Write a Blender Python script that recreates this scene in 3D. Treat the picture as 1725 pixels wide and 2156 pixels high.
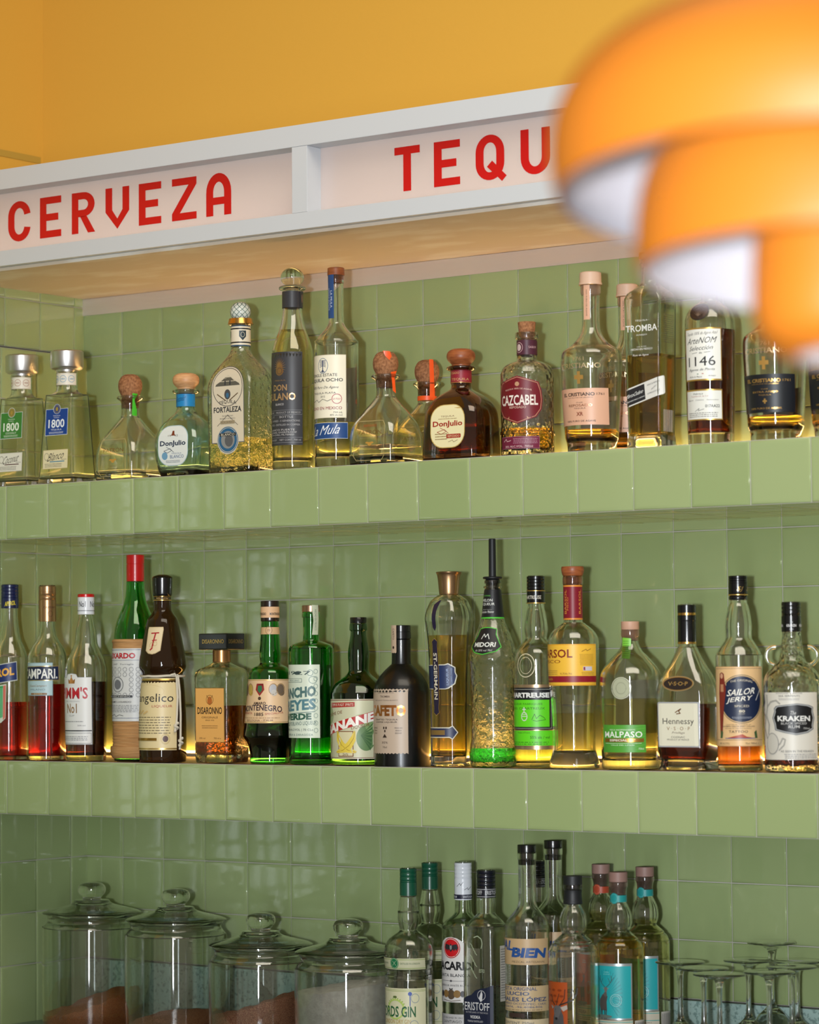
import bpy, bmesh, math, random
from mathutils import Vector, Matrix, Quaternion
random.seed(7)
PI = math.pi
scene = bpy.context.scene
for o in list(bpy.data.objects):
    bpy.data.objects.remove(o)
C = scene.collection

# ------------------------------------------------------------------ camera, world, lights, exposure
cam_data = bpy.data.cameras.new('camera')
cam = bpy.data.objects.new('camera', cam_data)
C.objects.link(cam)
scene.camera = cam
CAM = Vector((3.64189, -4.04446, 1.52829))
cam_r = Vector((0.80521846, 0.59293239, -0.00737571))
cam_u = Vector((0.03908351, -0.0406569, 0.99840848))
cam_f = Vector((-0.59168886, 0.80422521, 0.05591157))
m = Matrix((cam_r, cam_u, -cam_f)).transposed().to_4x4()
m.translation = CAM
cam.matrix_world = m
cam_data.sensor_fit = 'HORIZONTAL'
cam_data.sensor_width = 24.0
cam_data.lens = 24.0 * 6098.22 / 1725.0
cam_data.clip_start = 0.05
cam_data.clip_end = 60
cam_data.dof.use_dof = True
cam_data.dof.focus_distance = 4.75
cam_data.dof.aperture_fstop = 5.0

world = bpy.data.worlds.new('room_air')
scene.world = world
world.use_nodes = True
world.node_tree.nodes['Background'].inputs[0].default_value = (1.0, 0.88, 0.68, 1)
world.node_tree.nodes['Background'].inputs[1].default_value = 0.27

def lamp(name, kind, loc, target, energy, color, **kw):
    d = bpy.data.lights.new(name, kind)
    d.energy = energy; d.color = color
    for k, v in kw.items(): setattr(d, k, v)
    d.cycles.is_caustics_light = (name == 'camera_flash')
    o = bpy.data.objects.new(name, d); C.objects.link(o)
    o.location = loc
    if target is not None:
        o.rotation_euler = (Vector(target) - Vector(loc)).to_track_quat('-Z', 'Y').to_euler()
    return o
# flash assumed from the shadows, a little left of and behind the lens
lamp('camera_flash', 'SPOT', CAM + cam_r * -0.18 + cam_u * 0.01 - cam_f * 0.23, (0.92, 0.0, 1.98), 500, (0.93, 0.97, 1.0),
     spot_size=math.radians(37), spot_blend=0.9, shadow_soft_size=0.035)
# assumed tall daylight source, unseen behind the camera, added for vertical streaks on the glass
lamp('assumed_streak_light', 'AREA', CAM + Vector((1.0, -2.35, 0.10)), (0.75, -0.3, 1.9), 120, (0.86, 0.93, 1.0), shape='RECTANGLE', size=0.32, size_y=2.9)
# assumed warm overhead light, unseen, added for the brightness from above
lamp('assumed_overhead_light', 'AREA', (2.7, -1.8, 4.1), (1.4, -0.1, 2.3), 56, (1.0, 0.90, 0.74), shape='RECTANGLE', size=2.6, size_y=1.6)

scene.view_settings.view_transform = 'Standard'
scene.view_settings.look = 'None'
scene.view_settings.gamma = 1.0
scene.view_settings.use_curve_mapping = False
scene.view_settings.exposure = -0.06
cy = scene.cycles
cy.max_bounces = 14; cy.transmission_bounces = 14; cy.glossy_bounces = 5; cy.diffuse_bounces = 3
cy.transparent_max_bounces = 8; cy.caustics_reflective = False; cy.caustics_refractive = True
cy.sample_clamp_indirect = 4.0
cy.use_denoising = True

# ------------------------------------------------------------------ materials
def lin(h):
    h = h.lstrip('#'); v = [int(h[i:i+2], 16) / 255 for i in (0, 2, 4)]
    return tuple((c / 12.92 if c <= 0.04045 else ((c + 0.055) / 1.055) ** 2.4) for c in v) + (1,)
MATS = {}
def mat(name, col='#ffffff', rough=0.5, metal=0.0, trans=0.0, ior=1.45, emit=None, estr=0.0, coat=0.0, spec=0.5, bump=None, vary=None):
    if name in MATS: return MATS[name]
    mt = bpy.data.materials.new(name); mt.use_nodes = True
    nt = mt.node_tree; p = nt.nodes['Principled BSDF']; I = p.inputs
    c = lin(col) if isinstance(col, str) else col
    I['Base Color'].default_value = c
    I['Roughness'].default_value = rough; I['Metallic'].default_value = metal
    I['Transmission Weight'].default_value = trans; I['IOR'].default_value = ior
    I['Coat Weight'].default_value = coat; I['Coat Roughness'].default_value = 0.06
    I['Specular IOR Level'].default_value = spec
    if emit:
        I['Emission Color'].default_value = lin(emit) if isinstance(emit, str) else emit
        I['Emission Strength'].default_value = estr
    tc = None
    if bump or vary:
        tc = nt.nodes.new('ShaderNodeTexCoord')
    if bump:
        kind, sc, st, dist = bump[:4]
        if kind == 'noise':
            n = nt.nodes.new('ShaderNodeTexNoise'); n.inputs['Scale'].default_value = sc; n.inputs['Detail'].default_value = 3
            out = n.outputs['Fac']
        elif kind == 'cell':
            n = nt.nodes.new('ShaderNodeTexVoronoi'); n.inputs['Scale'].default_value = sc; n.feature = 'SMOOTH_F1'
            out = n.outputs['Distance']
        else:
            n = nt.nodes.new('ShaderNodeTexWave'); n.inputs['Scale'].default_value = sc; n.inputs['Distortion'].default_value = 1.0
            n.bands_direction = 'Z'; out = n.outputs['Fac']
        mp = nt.nodes.new('ShaderNodeMapping')
        mp.inputs['Scale'].default_value = bump[4] if len(bump) > 4 else (1, 1, 1)
        nt.links.new(tc.outputs['Object'], mp.inputs[0]); nt.links.new(mp.outputs[0], n.inputs['Vector'])
        b = nt.nodes.new('ShaderNodeBump'); b.inputs['Strength'].default_value = st; b.inputs['Distance'].default_value = dist
        nt.links.new(out, b.inputs['Height']); nt.links.new(b.outputs[0], I['Normal'])
    if vary:
        c2, sc, scale3 = vary[:3]
        n = nt.nodes.new('ShaderNodeTexNoise'); n.inputs['Scale'].default_value = sc; n.inputs['Detail'].default_value = 5
        mp = nt.nodes.new('ShaderNodeMapping'); mp.inputs['Scale'].default_value = scale3
        nt.links.new(tc.outputs['Object'], mp.inputs[0]); nt.links.new(mp.outputs[0], n.inputs['Vector'])
        cr = nt.nodes.new('ShaderNodeValToRGB')
        lo, hi = vary[3] if len(vary) > 3 else (0.35, 0.65)
        cr.color_ramp.elements[0].position = lo; cr.color_ramp.elements[1].position = hi
        cr.color_ramp.elements[0].color = c; cr.color_ramp.elements[1].color = lin(c2)
        nt.links.new(n.outputs['Fac'], cr.inputs[0]); nt.links.new(cr.outputs[0], I['Base Color'])
    if trans == 1.0 and ior > 1.4:
        I['Coat Weight'].default_value = 1.0; I['Coat Roughness'].default_value = 0.045
    MATS[name] = mt
    return mt

def tile_mat(name, c1, c2):
    mt = mat(name, c1, 0.07, coat=0.0, spec=0.62, bump=('noise', 9, 0.07, 0.004, (1, 1, 2.2)))
    nt = mt.node_tree; p = nt.nodes['Principled BSDF']
    a = nt.nodes.new('ShaderNodeAttribute'); a.attribute_name = 'shade'
    mx = nt.nodes.new('ShaderNodeMix'); mx.data_type = 'RGBA'
    mx.inputs[6].default_value = lin(c1); mx.inputs[7].default_value = lin(c2)
    nt.links.new(a.outputs['Fac'], mx.inputs[0]); nt.links.new(mx.outputs[2], p.inputs['Base Color'])
    return mt
TILE = tile_mat('sage_glazed_tile', '#93a470', '#9dac7a')
GROUT = mat('grout', '#b4b2a6', 0.8)
CLEAR = mat('clear_glass', (0.975, 0.99, 0.975, 1), 0.0, trans=1.0, ior=1.45)
GREENISH = mat('pale_green_glass', (0.90, 0.965, 0.91, 1), 0.0, trans=1.0, ior=1.45)
HAMMER = mat('hammered_glass', (0.95, 0.985, 0.93, 1), 0.0, trans=1.0, ior=1.45, bump=('noise', 95, 0.55, 0.006))
EMBOSS = mat('embossed_glass', (0.97, 0.985, 0.96, 1), 0.0, trans=1.0, ior=1.45, bump=('cell', 150, 0.6, 0.004))
RIPPLE = mat('rippled_glass', (0.93, 0.98, 0.92, 1), 0.0, trans=1.0, ior=1.45, bump=('noise', 60, 0.35, 0.005))
BLUEGLASS = mat('ice_blue_glass', (0.70, 0.93, 1.0, 1), 0.0, trans=1.0, ior=1.45)
GREEN = mat('green_glass', (0.05, 0.62, 0.08, 1), 0.0, trans=1.0, ior=1.45)
DKGREEN = mat('olive_green_glass', (0.05, 0.22, 0.04, 1), 0.0, trans=1.0, ior=1.45)
BROWN = mat('brown_glass', (0.36, 0.15, 0.03, 1), 0.0, trans=1.0, ior=1.45)
DARKBROWN = mat('dark_brown_glass', (0.05, 0.02, 0.006, 1), 0.03, trans=0.6, ior=1.5)
BLACKGLASS = mat('matte_black_glass', '#07080a', 0.32, coat=0.25)
def liq(name, c): return mat(name, c, 0.0, trans=1.0, ior=1.34)
def pale_liq(name, c):
    # pale spirit: tints what is seen through it, with a faint surface sheen
    m = mat(name, c, 0.02); nt = m.node_tree; out = nt.nodes['Material Output']
    t = nt.nodes.new('ShaderNodeBsdfTransparent'); t.inputs[0].default_value = c
    g = nt.nodes.new('ShaderNodeBsdfGlossy'); g.inputs['Roughness'].default_value = 0.02
    f = nt.nodes.new('ShaderNodeFresnel'); f.inputs[0].default_value = 1.12
    x = nt.nodes.new('ShaderNodeMixShader')
    nt.links.new(f.outputs[0], x.inputs[0]); nt.links.new(t.outputs[0], x.inputs[1]); nt.links.new(g.outputs[0], x.inputs[2])
    nt.links.new(x.outputs[0], out.inputs[0]); nt.nodes.remove(nt.nodes['Principled BSDF'])
    return m
L_CLEAR = pale_liq('clear_spirit', (0.975, 0.985, 0.94, 1))
L_STRAW = pale_liq('straw_spirit', (0.97, 0.92, 0.66, 1))
L_GOLD = pale_liq('golden_spirit', (0.93, 0.74, 0.30, 1))
L_AMBER = liq('amber_spirit', (0.66, 0.30, 0.05, 1))
L_COGNAC = liq('cognac_spirit', (0.26, 0.035, 0.010, 1))
L_DARK = liq('dark_liqueur', (0.07, 0.012, 0.006, 1))
L_RED = liq('red_aperitif', (0.62, 0.01, 0.012, 1))
L_ORANGERED = liq('orange_red_aperitif', (0.88, 0.045, 0.02, 1))
L_ORANGE = liq('orange_rum', (0.85, 0.24, 0.05, 1))
L_GREEN = liq('melon_green_liqueur', (0.03, 0.72, 0.08, 1))
L_LIME = liq('yellow_green_liqueur', (0.86, 0.88, 0.28, 1))
CORK = mat('cork', '#a9764f', 0.85, vary=('#7d4f31', 260, (1, 1, 1)), bump=('noise', 300, 0.4, 0.001))
WOOD = mat('pale_turned_wood', '#d9a878', 0.45, vary=('#c08a5c', 60, (1, 1, 6)))
WOODR = mat('red_brown_wood', '#a05c34', 0.4, vary=('#834425', 60, (1, 1, 6)))
SILVER = mat('brushed_silver', '#d6d2cf', 0.36, metal=1.0)
GOLDM = mat('gold_metal', '#d9a95c', 0.25, metal=1.0)
BRONZE = mat('bronze_cap', '#b08a63', 0.3, metal=0.85)
BLACK = mat('black_plastic', '#0c0c0f', 0.25, coat=0.3)
RUBBER = mat('black_rubber', '#16181c', 0.5)
NAVYCAP = mat('navy_cap', '#101a45', 0.28, coat=0.4)
GREENCAP = mat('green_cap', '#0d4a35', 0.3, coat=0.3)
WHITECAP = mat('white_cap', '#d9dce2', 0.3, coat=0.3)
REDCAP = mat('red_cap', '#c20a12', 0.3, coat=0.4)
SEALO = mat('orange_seal', '#f0581c', 0.4, coat=0.3)
SEALG = mat('green_seal', '#3fae1f', 0.4, coat=0.3)
def ink(col, rough=0.55, metal=0.0):
    return mat('print_' + col.lstrip('#') + ('m' if metal else ''), col, rough, metal)
GOLDI, COPPERI = '$d8b25e', '$c98b5e'
def inkof(c):
    return ink('#' + c[1:], 0.28, 0.75) if c[0] == '$' else ink(c, 0.42)

# ------------------------------------------------------------------ object helpers
ZW = 2.136                      # height of the reference tile joint above the floor
def link(name, me, m=None, parent=None):
    o = bpy.data.objects.new(name, me); C.objects.link(o)
    if m is not None:
        for mm in (m if isinstance(m, list) else [m]): me.materials.append(mm)
    if parent: o.parent = parent
    return o
def thing(name, label, cat, loc, rz=0, group=None):
    o = bpy.data.objects.new(name, None); C.objects.link(o)
    o.empty_display_size = 0.02
    o.location = loc; o.rotation_euler = (0, 0, rz)
    o['label'] = label; o['category'] = cat
    if group: o['group'] = group
    return o
def tag(o, label, cat, group=None):
    o['label'] = label; o['category'] = cat
    if group: o['group'] = group
    return o
def struct(o): o['kind'] = 'structure'; return o
def mesh(name, verts, faces, smooth=True, ang=38):
    me = bpy.data.meshes.new(name); me.from_pydata(verts, [], faces); me.update()
    if smooth:
        me.polygons.foreach_set('use_smooth', [True] * len(me.polygons))
        me.set_sharp_from_angle(angle=math.radians(ang))
    return me
def box_data(x0, x1, y0, y1, z0, z1):
    v = [(x0,y0,z0),(x1,y0,z0),(x1,y1,z0),(x0,y1,z0),(x0,y0,z1),(x1,y0,z1),(x1,y1,z1),(x0,y1,z1)]
    f = [(0,3,2,1),(4,5,6,7),(0,1,5,4),(1,2,6,5),(2,3,7,6),(3,0,4,7)]
    return v, f
def box(name, x0, x1, y0, y1, z0, z1, m, parent=None, bev=0.0):
    v, f = box_data(x0, x1, y0, y1, z0, z1)
    me = bpy.data.meshes.new(name); me.from_pydata(v, [], f)
    if bev:
        bm = bmesh.new(); bm.from_mesh(me)
        bmesh.ops.bevel(bm, geom=bm.edges[:] , offset=bev, segments=2, affect='EDGES', profile=0.6)
        bm.to_mesh(me); bm.free()
    return link(name, me, m, parent)
def join_boxes(name, bs, m, parent=None):
    V, F = [], []
    for b in bs:
        v, f = box_data(*b); n = len(V); V += v; F += [tuple(i + n for i in q) for q in f]
    me = bpy.data.meshes.new(name); me.from_pydata(V, [], F)
    return link(name, me, m, parent)

# ------------------------------------------------------------------ tiled surfaces
def tiles(name, org, U, V, N, cols, rows, gap=0.0017, th=0.0035):
    """pillow-edged tiles between the joint lines cols (along U) and rows (along V), on a grout bed"""
    org, U, V, N = Vector(org), Vector(U), Vector(V), Vector(N)
    vs, fs, mi, sh = [], [], [], []
    W0, W1, H0, H1 = cols[0], cols[-1], rows[0], rows[-1]
    for (a, b) in ((W0, H0), (W1, H0), (W1, H1), (W0, H1)):
        vs.append(org + U * a + V * b + N * 0.0012)
    flip = U.cross(V).dot(N) < 0
    def face(q, k, s):
        fs.append(tuple(reversed(q)) if flip else tuple(q)); mi.append(k); sh.append(s)
    face((0, 1, 2, 3), 1, 0)
    for i in range(len(cols) - 1):
        for j in range(len(rows) - 1):
            a0, a1, b0, b1 = cols[i] + gap/2, cols[i+1] - gap/2, rows[j] + gap/2, rows[j+1] - gap/2
            if a1 - a0 < 0.004 or b1 - b0 < 0.004: continue
            s = random.random(); base = th + random.uniform(-0.0004, 0.0004)
            tu, tv = random.gauss(0, 0.0035), random.gauss(0, 0.0035)
            ca, cb = (a0 + a1) / 2, (b0 + b1) / 2
            steps = ((0.0, -th), (0.0, -0.0014), (0.0007, -0.0005), (0.0022, -0.00012), (0.006, 0.0))
            n0 = len(vs)
            for ins, dz in steps:
                for (a, b) in ((a0 + ins, b0 + ins), (a1 - ins, b0 + ins), (a1 - ins, b1 - ins), (a0 + ins, b1 - ins)):
                    h = base + dz + (tu * (a - ca) + tv * (b - cb) if dz > -th else 0)
                    vs.append(org + U * a + V * b + N * h)
            for k in range(len(steps) - 1):
                for c in range(4):
                    p, q = n0 + 4*k + c, n0 + 4*k + (c+1) % 4
                    face((p, q, q + 4, p + 4), 0, s)
            t = n0 + 4 * (len(steps) - 1)
            face((t, t+1, t+2, t+3), 0, s)
    me = bpy.data.meshes.new(name)
    me.from_pydata([tuple(v) for v in vs], [], fs)
    me.polygons.foreach_set('use_smooth', [True] * len(fs))
    me.materials.append(TILE); me.materials.append(GROUT)
    me.polygons.foreach_set('material_index', mi)
    at = me.attributes.new('shade', 'FLOAT', 'FACE')
    at.data.foreach_set('value', sh)
    me.set_sharp_from_angle(angle=math.radians(50))
    o = bpy.data.objects.new(name, me); C.objects.link(o)
    return o
def frange(a, b, s):
    out = []; x = a
    while x <= b + 1e-9: out.append(x); x += s
    return out
TW, TH = 0.1, 0.09404
RX = 2.30                        # how far the niche runs to the right
Z1T, Z1B = ZW - 0.2711, ZW - 0.3660
Z2T, Z2B = ZW - 0.7541, ZW - 0.8471
ZC = ZW - 1.236                  # counter top
ZSOF = ZW + 0.107
ZROW = [ZW - 1.132 + TH * i for i in range(0, 14)]
# back wall: joints measured from the corner
bc = [-0.10] + frange(0.0, RX, TW)
b = tiles('wall_back', (0, 0, 0), (1, 0, 0), (0, 0, 1), (0, -1, 0), bc, ZROW)
struct(b)
# left wall, upper field a little further out than the lower one
lc = [0.0, 0.0277, 0.1210, 0.2145] + [0.2145 + 0.0935 * i for i in range(1, 16)]
lr = [z for z in ZROW if z > ZW - 0.01] + [ZSOF + 0.03]
lw = tiles('wall_left', (-0.1, 0, 0), (0, -1, 0), (0, 0, 1), (1, 0, 0), lc, [ZW] + [z for z in lr if z > ZW + 0.01])
struct(lw)
lc2 = [0.0, 0.0465, 0.1400, 0.2330] + [0.2330 + 0.0935 * i for i in range(1, 16)]
lw2 = tiles('wall_left', (-0.0915, 0, 0), (0, -1, 0), (0, 0, 1), (1, 0, 0), lc2,
            [ZC - 0.01] + [z for z in ZROW if z < ZW + 0.01])
struct(lw2)
YEL = mat('yellow_wall_paint', '#d0a042', 0.42, bump=('noise', 220, 0.25, 0.0006), spec=0.35)
DARK = mat('dark_backing', '#4d4a44', 0.8)
struct(box('wall_left', -0.30, -0.1, -2.6, 0.0, 0.0, ZSOF + 0.01, DARK))
struct(box('wall_left', -0.30, -0.1, -2.6, 0.0, ZSOF + 0.01, 4.4, YEL))
struct(box('wall_back', -0.30, 3.4, 0.0012, 0.15, 0.0, ZSOF + 0.05, DARK))
struct(box('wall_back', -0.1, 3.4, -0.111, 0.10, ZSOF + 0.04, 4.4, YEL))
struct(box('floor', -0.3, 5.2, -6.0, 0.15, -0.05, 0.0, mat('floor_concrete', '#6d6459', 0.6, vary=('#5b5349', 5, (1, 1, 1)))))
# pale tape line left on the yellow side wall
tp = box('wall_mark', -0.0995, -0.0985, -0.62, -0.118, 2.488, 2.500, mat('old_tape', '#b08f3c', 0.6))
tp.rotation_euler = (0, 0, 0); tag(tp, 'thin olive tape strip stuck on the yellow side wall above the sign', 'tape')

# stone upstand between the counter and the tiles
STONE = mat('teal_terrazzo', '#a9c4bd', 0.35, vary=('#7f9a94', 160, (1, 1, 1), (0.52, 0.62)))
struct(box('trim_1', -0.09, RX, -0.010, 0.0, ZC, ZW - 1.134, STONE))
# shelves faced with tile
def shelf(name, zt, zb, x0, n, label):
    t = thing(name, label, 'shelf', (0, 0, 0))
    cols = [x0 + 0.1 * i for i in range(-1, n)]
    cols = [c for c in cols if c > -0.085]; cols = [-0.088] + cols
    f = tiles('tile_front', (0, -0.3565, 0), (1, 0, 0), (0, 0, 1), (0, -1, 0), cols, [zb, zt], th=0.0035)
    f.parent = t
    box('shelf_board', -0.088, cols[-1], -0.3565, -0.001, zb + 0.004, zt - 0.0005, mat('shelf_board_stone', '#6c5a49', 0.35), t)
    u = tiles('tile_underside', (0, 0, zb + 0.005), (1, 0, 0), (0, -1, 0), (0, 0, -1), cols, [0.004, 0.06, 0.154, 0.248, 0.354], th=0.003)
    u.parent = t
    return t
shelf('tiled_shelf', Z1T, Z1B, 0.0472, 23, 'upper floating shelf faced with sage green square tiles, carrying the tequila bottles')
shelf('tiled_shelf', Z2T, Z2B, 0.0490, 23, 'middle floating shelf faced with sage green tiles, carrying the red and green liqueur bottles')
# counter
ct = thing('back_counter', 'dark stone back counter under the glass jars and upturned stemware', 'counter', (0, 0, 0))
box('worktop', -0.088, RX, -0.66, -0.001, ZC - 0.04, ZC, mat('counter_stone', '#7c8a83', 0.3, vary=('#66736d', 90, (1, 1, 1))), ct, 0.002)
box('cabinet_front', -0.088, RX, -0.62, -0.001, 0.0, ZC - 0.0401, mat('cabinet_dark', '#3b3a36', 0.5), ct)
# warm LED strips at the back of the two shelves and hidden behind the sign
def led(zt, label, es):
    t = thing('led_strip', label, 'light strip', (0, 0, 0))
    box('aluminium_channel', -0.085, RX, -0.016, -0.0045, zt, zt + 0.006, SILVER, t)
    box('diffuser', -0.084, RX - 0.002, -0.0155, -0.0050, zt + 0.0061, zt + 0.0095, mat('led_diffuser_%d' % es, '#ffffff', 0.5, emit=((1.0, 0.54, 0.20, 1) if es > 30 else (1.0, 0.47, 0.12, 1)), estr=es), t)
led(Z1T, 'warm LED strip along the back edge of the upper tiled shelf', 44)
led(Z2T, 'warm LED strip along the back edge of the middle tiled shelf', 22)

# ------------------------------------------------------------------ lightbox sign
sg = thing('lightbox_sign', 'white framed lightbox menu sign with red CERVEZA and TEQUILA lettering above the bottles', 'sign', (0, -0.395, ZW))
sg_loc = Vector((0, -0.395, ZW))
def sgbox(name, x0, x1, y0, y1, z0, z1, m, bev=0.0):
    return box(name, x0, x1, y0 + 0.395, y1 + 0.395, z0, z1, m, sg, bev)
WF = mat('white_painted_frame', '#c8ccd1', 0.4)
SX1 = 2.35
sgbox('top_rail', -0.099, SX1, -0.395, -0.3535, 0.2490, 0.2845, WF, 0.0008)
sgbox('bottom_rail', -0.099, SX1, -0.395, -0.3535, 0.1135, 0.1405, WF, 0.0008)
for px in (-0.085, 0.724, 1.533):
    sgbox('post', px, px + 0.0315, -0.3945, -0.3535, 0.1407, 0.2488, WF, 0.0006)
sgbox('housing', -0.099, SX1, -0.150, -0.112, 0.1135, 0.2845, WF)
sgbox('housing_top', -0.099, SX1, -0.3535, -0.150, 0.2790, 0.2845, WF)
SOFM = mat('soffit_brushed_metal', '#cdbfae', 0.5, metal=0.0, vary=('#dbd5cc', 6, (1.2, 3, 1), (0.50, 0.68)), bump=('noise', 30, 0.06, 0.001, (1, 6, 1)))
sgbox('soffit_panel', -0.099, SX1, -0.380, -0.0025, 0.1075, 0.1133, SOFM)
# opal acrylic panel lit from inside
pm = bpy.data.materials.new('opal_acrylic'); pm.use_nodes = True
nt = pm.node_tree; nt.nodes.remove(nt.nodes['Principled BSDF'])
d = nt.nodes.new('ShaderNodeBsdfDiffuse'); d.inputs[0].default_value = lin('#d6d0d0')
tr = nt.nodes.new('ShaderNodeBsdfTranslucent'); tr.inputs[0].default_value = lin('#f6efec')
gl = nt.nodes.new('ShaderNodeBsdfGlossy'); gl.inputs['Roughness'].default_value = 0.12
mx = nt.nodes.new('ShaderNodeMixShader'); mx.inputs[0].default_value = 0.5
m2 = nt.nodes.new('ShaderNodeMixShader'); m2.inputs[0].default_value = 0.05
nt.links.new(d.outputs[0], mx.inputs[1]); nt.links.new(tr.outputs[0], mx.inputs[2])
nt.links.new(mx.outputs[0], m2.inputs[1]); nt.links.new(gl.outputs[0], m2.inputs[2])
nt.links.new(m2.outputs[0], nt.nodes['Material Output'].inputs[0])
sgbox('lit_panel', -0.09, SX1 - 0.01, -0.3585, -0.3560, 0.1385, 0.2510, pm)
for x in (0.30, 1.15, 1.95):
    d = bpy.data.lights.new('sign_tube_light', 'AREA'); d.shape = 'RECTANGLE'; d.size = 0.80; d.size_y = 0.03
    d.energy = 0.75; d.color = (1.0, 0.78, 0.62)
    o = bpy.data.objects.new('sign_tube_light', d); C.objects.link(o)
    o.location = (x, -0.24, ZW + 0.125); o.rotation_euler = Vector((0, -0.10, 0.06)).to_track_quat('-Z', 'Y').to_euler()

def flat_poly(bm, pts, y, mi=0):
    vs = [bm.verts.new((p[0], y, p[1])) for p in pts]
    f = bm.faces.new(vs); f.material_index = mi
    return f
def ring_strip(bm, outer, inner, y, close=False):
    n = len(outer); a = [bm.verts.new((p[0], y, p[1])) for p in outer]; b = [bm.verts.new((p[0], y, p[1])) for p in inner]
    for i in range(n if close else n - 1):
        j = (i + 1) % n
        bm.faces.new((a[i], a[j], b[j], b[i]))
SGR = mat('red_vinyl_letter', '#c01214', 0.35, emit='#c01214', estr=0.05)
LW, LH, ST, BR = 0.054, 0.0715, 0.0148, 0.0122
def arc(cx, cz, rx, rz, a0, a1, n=10):
    return [(cx + rx * math.cos(math.radians(a0 + (a1 - a0) * i / n)), cz + rz * math.sin(math.radians(a0 + (a1 - a0) * i / n))) for i in range(n + 1)]
def glyph(ch):
    """list of (outer, inner) strips or convex polygons, letter box LW x LH"""
    W, H, s, b = LW, LH, ST, BR
    R = lambda x0, z0, x1, z1: ('p', [(x0, z0), (x1, z0), (x1, z1), (x0, z1)])
    if ch == 'T': return [R(0, H - b, W * .92, H), R(W*.46 - s/2, 0, W*.46 + s/2, H - b)]
    if ch == 'E': return [R(0, 0, s, H), R(s, H - b, W*.93, H), R(s, 0, W*.93, b), R(s, H*.5 - b*.5, W*.80, H*.5 + b*.5)]
    if ch == 'I': return [R(0, 0, s, H)]
    if ch == 'L': return [R(0, 0, s, H), R(s, 0, W*.9, b)]
    if ch == 'Z': return [R(0, H - b, W, H), R(0, 0, W, b), ('p', [(0, b), (s*1.15, b), (W, H - b), (W - s*1.15, H - b)])]
    if ch == 'V': return [('p', [(0, H*.42), (s, H*.46), (s, H), (0, H)]), ('p', [(W - s, H*.46), (W, H*.42), (W, H), (W - s, H)]),
                          ('p', [(0, H*.42), (W/2, 0), (W/2, H*.24), (s, H*.46)]), ('p', [(W/2, 0), (W, H*.42), (W - s, H*.46), (W/2, H*.24)])]
    if ch == 'A': return [R(0, 0, s, H*.55), R(W - s, 0, W, H*.55), R(s, H*.26, W - s, H*.26 + b),
                          ('s', arc(W/2, H*.55, W/2, H*.45, 180, 0, 14), arc(W/2, H*.55, W/2 - s, H*.45 - b*1.2, 180, 0, 14))]
    if ch == 'U': return [R(0, W/2, s, H), R(W - s, W/2, W, H), ('s', arc(W/2, W/2, W/2, W/2, 180, 360, 14), arc(W/2, W/2, W/2 - s, W/2 - b, 180, 360, 14))]
    if ch in 'OQ':
        r = W/2
        g = [R(0, r, s, H - r), R(W - s, r, W, H - r), ('s', arc(r, r, r, r, 180, 360, 14), arc(r, r, r - s, r - b, 180, 360, 14)),
             ('s', arc(r, H - r, r, r, 180, 0, 14), arc(r, H - r, r - s, r - b, 180, 0, 14))]
        if ch == 'Q': g.append(('p', [(W*.40, H*.30), (W*.58, H*.42), (W*1.08, H*.06), (W*.92, -H*.05)], 1))
        return g
    if ch == 'C':
        r = W/2
        return [R(0, r, s, H - r), ('s', arc(r, r, r, r, 180, 352, 14), arc(r, r, r - s, r - b, 180, 352, 14)),
                ('s', arc(r, H - r, r, r, 180, 8, 14), arc(r, H - r, r - s, r - b, 180, 8, 14))]
    if ch == 'R':
        zc = H * .70; rr = H * .30
        return [R(0, 0, s, H), R(s, H - b, W*.5, H), R(s, H*.40, W*.5, H*.40 + b),
                ('s', arc(W*.5, zc, W*.48, rr, -90, 90, 12), arc(W*.5, zc, W*.48 - s, rr - b, -90, 90, 12)),
                ('p', [(W*.36, H*.41), (W*.64, H*.41), (W*1.0, 0), (W*.70, 0)])]
for ch, x in list(zip('CERVEZA', (.0522, .1295, .2055, .2845, .361, .436, .5119))) + list(zip('TEQUILA', (.906, .9837, 1.0643, 1.1494, 1.229, 1.270, 1.345))):
    bm = bmesh.new()
    for g in glyph(ch):
        if g[0] == 'p': flat_poly(bm, g[1], -0.0002 * (len(g) - 2))
        else: ring_strip(bm, g[1], g[2], 0)
    bmesh.ops.remove_doubles(bm, verts=bm.verts, dist=1e-5)
    bmesh.ops.recalc_face_normals(bm, faces=bm.faces)
    ext = bmesh.ops.extrude_face_region(bm, geom=bm.faces[:])
    for v in ext['geom']:
        if isinstance(v, bmesh.types.BMVert): v.co.y -= 0.0008
    bmesh.ops.recalc_face_normals(bm, faces=bm.faces)
    me = bpy.data.meshes.new('letter'); bm.to_mesh(me); bm.free()
    o = link('letter', me, SGR, sg); o.location = (x, 0.395 - 0.3587, 0.1605)
# steel strip closing the joint between soffit and tiles
box('steel_strip', -0.098, RX, -0.0060, -0.0046, ZW + 0.0755, ZW + 0.1068,
    mat('brushed_steel', '#d8cdc5', 0.28, metal=0.4, bump=('noise', 8, 0.4, 0.01, (0.6, 1, 3))))
o = bpy.data.objects['steel_strip']; tag(o, 'brushed steel strip along the top of the green wall tiles under the sign', 'metal strip')
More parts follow.
